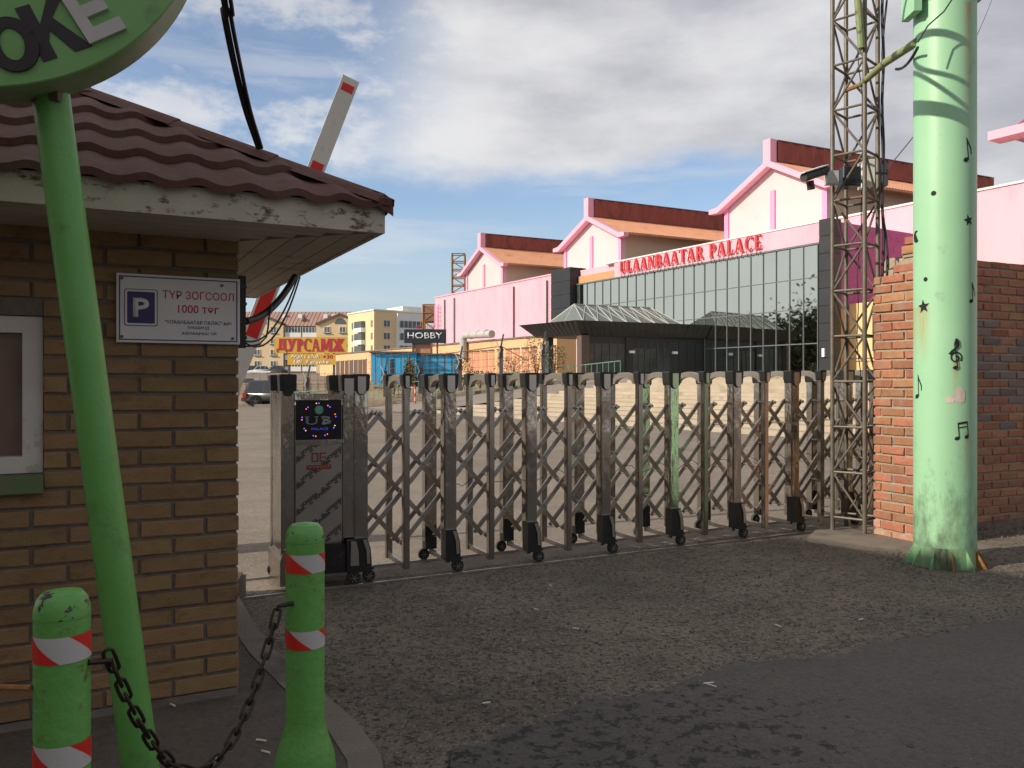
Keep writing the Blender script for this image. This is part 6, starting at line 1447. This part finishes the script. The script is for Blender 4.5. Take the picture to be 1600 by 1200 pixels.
# ------------------------------------------------------------------ cars
def car(label, x, y, z, rz, paint, kind='suv', group=None, L=4.6, H=1.75):
    t = thing('parked_car', label, 'car', (x, y, z), rz, group); W_ = .9
    hb_ = H*.56
    if kind == 'suv': body = [(-L/2, .35), (-L/2, .85), (-L/2+.06, hb_), (L/2-1.05, hb_), (L/2-.12, hb_-.18), (L/2, .7), (L/2, .35)]; cabn = [(-L/2+.08, hb_), (-L/2+.42, H), (.55, H), (1.35, hb_)]
    else: body = [(-L/2, .3), (-L/2, .75), (-L/2+.1, hb_), (L/2-1.1, hb_-.02), (L/2-.15, hb_-.2), (L/2, .6), (L/2, .3)]; cabn = [(-L/2+.45, hb_), (-L/2+1.05, H), (.45, H), (1.2, hb_)]
    def extr(poly, w0, w1, zc_):
        n = len(poly); vs = [(px_, -(w0 if pz < zc_ else w1), pz) for px_, pz in poly]+[(px_, (w0 if pz < zc_ else w1), pz) for px_, pz in poly]; q = MB()
        q.add(vs, [tuple(range(n)), tuple(range(2*n-1, n-1, -1))]+[(i, i+n, (i+1) % n+n, (i+1) % n) for i in range(n)]); return q
    o = extr(body, W_, W_-.03, hb_-.01).build('body', paint, t); bm = bmesh.new(); bm.from_mesh(o.data); bmesh.ops.bevel(bm, geom=bm.edges[:], offset=.05, segments=2, affect='EDGES'); bm.to_mesh(o.data); bm.free()
    for p in o.data.polygons: p.use_smooth = True
    extr(cabn, W_-.04, W_-.16, hb_+.01).build('cabin', paint, t)
    cx = [p[0] for p in cabn]; x_0, x_1, x_2, x_3 = cx; zz0, zz1 = hb_+.05, H-.08
    def sidewin(a, b_, c, d_, s): return MB().add([(a, s*(W_-.045), zz0), (b_, s*(W_-.045), zz0), (c, s*(W_-.14), zz1), (d_, s*(W_-.14), zz1)], [(0,1,2,3)] if s < 0 else [(3,2,1,0)])
    for s in (-1, 1):
        m1 = (x_0+x_3)/2-.15
        for a, b_, c, d_ in ((x_0+.18, m1-.45, m1-.42, x_1+.06), (m1-.38, m1+.42, m1+.36, m1-.36), (m1+.5, x_3-.22, x_2-.06, m1+.44)):
            if b_ > a+.1: sidewin(a, b_, c, d_, s*1.004).build('side_window', M['carglass'], t)
        for wx in (-L/2+.82, L/2-.85):
            q = MB().cylx((wx, s*(W_-.10), .36), .36, .22, 22).build('wheel', M['tyre'], t, smooth=True); MB().cylx((wx, s*(W_+.012), .36), .23, .01, 18).build('rim_back', M['tyre'], q)
            r_ = MB()
            for k in range(5): a = k*2*pi/5+.3; r_.bar((wx, s*(W_+.022), .36), (wx+.22*cos(a), s*(W_+.022), .36+.22*sin(a)), .015, .075, (0, 1, 0))
            r_.build('rim', M['rim'], q)
            MB().cylx((wx, s*(W_-.015), .37), .41, .02, 22).build('wheel_arch', M['tyre'], q)
        MB().box(-L/2-.02, -L/2+.22, s*(W_-.20) if s > 0 else -W_-.012, W_+.012 if s > 0 else -(W_-.20), hb_-.34, hb_-.06).build('tail_light', M['taill'], t)
        MB().box(L/2-.25, L/2-.02, s*(W_-.25) if s > 0 else -W_-.005, W_+.005 if s > 0 else -(W_-.25), hb_-.42, hb_-.24).build('headlight', M['white'], t)
    MB().add([(x_0-.012, -W_+.2, zz0), (x_0-.012, W_-.2, zz0), (x_1-.03, W_-.26, zz1), (x_1-.03, -W_+.26, zz1)], [(3,2,1,0)]).build('rear_window', M['carglass'], t)
    MB().add([(x_3+.012, -W_+.12, zz0), (x_3+.012, W_-.12, zz0), (x_2+.03, W_-.2, zz1), (x_2+.03, -W_+.2, zz1)], [(0,1,2,3)]).build('windscreen', M['carglass'], t)
    MB().box(-L/2-.10, -L/2+.15, -W_, W_, .36, .60).build('rear_bumper', paint, t)
    return t
grey = mat('silver_green_car_paint', (.10, .11, .10), rough=.3, metal=.5, coat=.8); whitec = mat('white_car_paint', (.7, .7, .7), rough=.3, coat=.8); dark = mat('dark_car_paint', (.03, .035, .045), rough=.3, coat=.8)
q = at(384, 640, 55); car('silver grey off-roader seen from its rear left between kiosk and gate', q.x+1.95, 56, 0, radians(14), grey, 'suv', 'cars parked in the courtyard')
q = at(352, 640, 60); car('white saloon half hidden between the kiosk and the grey off-roader', q.x+.1, 60.5, 0, radians(40), whitec, 'sedan', 'cars parked in the courtyard', 4.4, 1.45)
car('dark van-like car behind the grey off-roader', at(388, 0, 68).x, 68, 0, radians(5), dark, 'suv', 'cars parked in the courtyard', 4.8, 1.95)
for px, pt, lb, kd in ((387, dark, 'dark car parked on the upper lot nearest the kiosk edge', 'suv'), (407, whitec, 'white car parked on the upper lot', 'sedan'), (431, grey, 'grey car parked on the upper lot above the cabinet', 'sedan')):
    car(lb, at(px, 0, 150).x, 150, 3.2, radians(195), pt, kd, 'cars on the upper lot', 4.4, 1.6)
tag(MB().box(-64, -34, 117, 117.3, 3.1, 3.35).build('lot_kerb', M['white']), 'pale kerb line along the edge of the upper lot', 'kerb')

# ------------------------------------------------------------------ apartments
def apt_window(parent, x, y, z, w, h, rz=0, sill=True):
    o = MB().box(x-w/2, x+w/2, y-.06, y-.01, z, z+h).build('window', M['aptwin'], parent)
    q = MB(); q.box(x-w/2, x+w/2, y-.12, y-.062, z, z+.1); q.box(x-w/2, x+w/2, y-.12, y-.062, z+h-.1, z+h); q.box(x-w/2, x-w/2+.1, y-.12, y-.062, z+.1, z+h-.1); q.box(x+w/2-.1, x+w/2, y-.12, y-.062, z+.1, z+h-.1); q.box(x-.05, x+.05, y-.11, y-.063, z+.1, z+h-.1)
    q.build('window_frame', M['white'], o)
    if sill: MB().box(x-w/2-.15, x+w/2+.15, y-.35, y-.061, z-.16, z-.02).build('sill', M['trim'], o)
YA = 205; KX = YA/F
apt = thing('apartment_block', 'sand apartment block with faded brown roof behind the mustard sign', 'building', (0, YA, 3.0))
def ax_(px): return (px-800)*KX
def az_(py): return EYE-(py-600)*KX-3.0
wm = MB().box(ax_(300), ax_(560), 0, 12, 0, az_(509)).build('wall', M['apt'], apt)
q = MB(); q.add([(ax_(300), -.6, az_(509.5)), (ax_(562), -.6, az_(509.5)), (ax_(562), 6, az_(484)), (ax_(300), 6, az_(484)), (ax_(562), 12.6, az_(509.5)), (ax_(300), 12.6, az_(509.5))], [(0,1,2,3),(3,2,4,5)]); rf = q.build('roof', M['aptroof'], apt)
for k in range(30):
    x_ = ax_(372+k*6); MB().bar((x_, -.6, az_(509.5)+.06), (x_, 6, az_(484)+.06), .10, .08).build('roof_seam', M['aptroof'], rf)
for px in (388, 438, 464, 504, 517, 524, 541): MB().box(ax_(px)-.5, ax_(px)+.5, 3, 4.2, az_(500), az_(489)).build('chimney', M['white'], rf)
q = MB(); q.prism([(ax_(470), az_(501)), (ax_(475), az_(501)), (ax_(472.5), az_(495))], 1, 4); q.build('dormer', M['trim'], rf)
for c0_, c1_, ca in ((374, 446, 411), (497, 572, 534)):
    g = MB().prism([(ax_(c0_), 0), (ax_(c1_), 0), (ax_(c1_), az_(509)), (ax_(ca), az_(493.5)), (ax_(c0_), az_(509))], -2.0, -.01).build('gable_bay', M['apt'], apt)
    q = MB()
    for a, b_ in ((c0_, ca), (ca, c1_)):
        za_, zb__ = az_(509 if a == c0_ else 493.5), az_(493.5 if b_ == ca else 509); q.bar((ax_(a), -1.2, za_+.25), (ax_(b_), -1.2, zb__+.25), 2.6, .5)
    q.build('gable_roof', M['trim'], g)
    n = 10; q = MB().prism([(ax_(ca+.5)+1.35*cos(a), az_(507)+1.35*sin(a)) for a in frange(0, pi, n)], -2.1, -2.01); q.build('arched_window', M['aptwin'], g)
    for dx_ in ((-5, 20) if c0_ < 400 else (-20, 4)):
        for r_ in range(4):
            apt_window(g, ax_(ca+dx_), -2.0, az_(520.5+r_*17.6), 1.5, 1.45)
for r_ in range(4):
    for px in (460, 487):
        z = az_(527.5+r_*17.6); b_ = MB().box(ax_(px-12.5), ax_(px+12.5), -1.4, -.01, z, z+1.15).build('balcony', M['white'], apt)
        MB().box(ax_(px-12), ax_(px+12), -1.3, -.02, z+1.152, z+2.55).build('glazing', M['aptwin'], b_)
        q = MB()
        for k in range(6): q.box(ax_(px-12+k*4.8)-.05, ax_(px-12+k*4.8)+.05, -1.38, -1.302, z+1.155, z+2.5)
        q.build('glazing_bars', M['white'], b_)
ap2 = thing('corner_apartment_block', 'yellow flat-roofed apartment block with glazed balconies left of the pink wall', 'building', ((584.5-800)*185/F, 185, 3.0), radians(35))
H2 = EYE+115*185/F-3.0
MB().box(0, 12.2, 0, 14, 0, H2).build('wall', M['apt2'], ap2); MB().box(-.2, 12.4, -.2, 14.2, H2+.003, H2+.3).build('roof_edge', M['white'], ap2)
MB().box(5.4, 12.5, -.9, -.01, 0, H2-.4).build('white_bay', M['white'], ap2); MB().box(7.6, 12.5, 1, 9, H2+.31, H2+1.4).build('roof_house', M['white'], ap2)
for r_ in range(5):
    z = H2-3.6-r_*2.8
    apt_window(ap2, 3.1, 0, z, 1.7, 1.6, sill=False)
    q = MB().box(5.8, 12.3, -1.0, -.905, z, z+1.5).build('balcony_glazing', M['aptwin'], ap2); b_ = MB()
    for k in range(7): b_.box(5.8+k*1.05, 5.9+k*1.05, -1.08, -1.002, z, z+1.5)
    b_.build('glazing_bars', M['white'], q)
    for yy, w_ in ((1.2, .8), (11.5, .8)):
        o = MB().box(-.08, -.01, yy-w_/2, yy+w_/2, z, z+1.5).build('window', M['aptwin'], ap2); MB().box(-.12, -.081, yy-.05, yy+.05, z, z+1.5).build('window_frame', M['white'], o)
    o = MB().box(-1.0, -.01, 4.6, 8.6, z-1.0, z).build('balcony', M['white'], ap2); MB().box(-.95, -.015, 4.65, 8.55, z+.003, z+1.5).build('glazing', M['aptwin'], o)

# ------------------------------------------------------------------ buildings and trees out of shot that shade and mirror in this place
def plain_building(label, x, y, rz, w, d_, h, seed):
    t = thing('street_building', label, 'building', (x, y, 0), rz); MB().box(0, w, 0, d_, 0, h).build('wall', M['wallbldg'], t); MB().box(-.3, w+.3, -.3, d_+.3, h+.003, h+.3).build('roof_edge', M['concrete'], t)
    wm_ = MB().box(-.7, .7, -.08, -.01, 0, 1.5).mesh('window', M['aptwin'])
    for i in range(int(w/3.4)):
        for k in range(int(h/3.1)): inst('window', wm_, t, (1.9+i*3.4, 0, 1.1+k*3.0))
    return t
ex = Vector((.6, -.8)); Cc = Vector((2.62, 7.98)) - Vector((.924, .383))*14.2
Hc = 14.2*tan(SUN_EL)/1.0
q = thing('corner_building', 'tall building left of the camera that shades the forecourt', 'building'); P4 = [Cc, Cc+ex*30, Cc+ex*30-Vector((.8, .6))*14, Cc-Vector((.8, .6))*14]
MB().slabz([tuple(p) for p in P4[::-1]], 0, Hc).build('wall', M['wallbldg'], q); MB().slabz([tuple(p) for p in P4[::-1]], Hc+.003, Hc+.05).build('roof', M['concrete'], q)
plain_building('apartment row across the street behind the camera', 26, -24, pi, 60, 12, 7, 1)
plain_building('long house row far left of the courtyard', -75, 95, radians(-80), 50, 12, 8, 2)
def tree(label, x, y, h, w, seed):
    rr = random.Random(seed); t = thing('street_tree', label, 'tree', (x, y, 0), 0, 'trees left of the courtyard'); q = MB(); q.tube([(0, 0, 0), (.1, 0, h*.3), (0, .1, h*.8)], [.3, .22, .06], 8)
    for k in range(12): a = rr.uniform(0, 6.3); z = h*rr.uniform(.3, .7); q.tube([(0, 0, z), (w*.4*cos(a), w*.4*sin(a), z+h*.2)], [.08, .02], 5)
    q.build('trunk', M['twig'], t); q = MB()
    for k in range(2600):
        c_ = Vector((rr.gauss(0, w*.22), rr.gauss(0, w*.22), h*.62+rr.gauss(0, h*.17))); d1 = Vector((rr.uniform(-1, 1), rr.uniform(-1, 1), rr.uniform(-1, 1))).normalized()*.42; d2 = d1.cross(Vector((rr.uniform(-1, 1), rr.uniform(-1, 1), rr.uniform(-1, 1)))).normalized()*.2
        q.add([tuple(c_), tuple(c_+d1+d2), tuple(c_+d1*2), tuple(c_+d1-d2)], [(0,1,2,3)])
    q.build('crown', M['leaf'], t)
for k, (x_, y_, h_, w_) in enumerate(((-52, 58, 13, 9), (-56, 64, 11, 8), (-48, 49, 9, 8))): tree(('tallest', 'middle', 'smallest')[k]+' leafy tree far left of the courtyard', x_, y_, h_, w_, k)

# ------------------------------------------------------------------ litter
lit = [(1112, 1075), (838, 952), (1345, 975), (1107, 1071), (760, 1097), (408, 1158), (415, 1176), (342, 1183), (268, 1102), (1216, 983), (900, 983), (860, 915)]
blab = ['on the road left of centre, beside the damp blotches', 'on the gravel nearest the middle gate castors', 'on the gravel nearest the mint column foot', 'on the road touching another butt by the damp blotches', 'on the gravel right of the farther bollard',
        'on the kerb slab just left of the farther bollard, upper one', 'on the kerb slab just left of the farther bollard, lower one', 'on the kerb slab under the lowest part of the chain', 'on the kerb slab at the kiosk wall foot', 'on the gravel between road edge and gate, rightward one', 'on the gravel in the middle of the forecourt', 'on the gravel just in front of the gate rail']
for i, (px, py) in enumerate(lit):
    zc_ = .128 if px < 500 else 0; Y = (EYE-zc_)*F/(py-600); x_ = (px-800)*Y/F; a = random.uniform(0, 3); r_ = .004; l_ = random.uniform(.018, .03); zg = (zc_ if zc_ else gz(x_, Y)+.002)+r_
    where = 'on the kerb slab' if px < 500 else 'on the forecourt'
    o = MB().tube([(-l_*cos(a), -l_*sin(a), 0), (l_*cos(a), l_*sin(a), 0)], r_, 6).build('cigarette_butt', M['butt']); o.location = (x_, Y, zg); tag(o, 'white cigarette butt '+blab[i], 'cigarette butt', 'cigarette butts '+where)
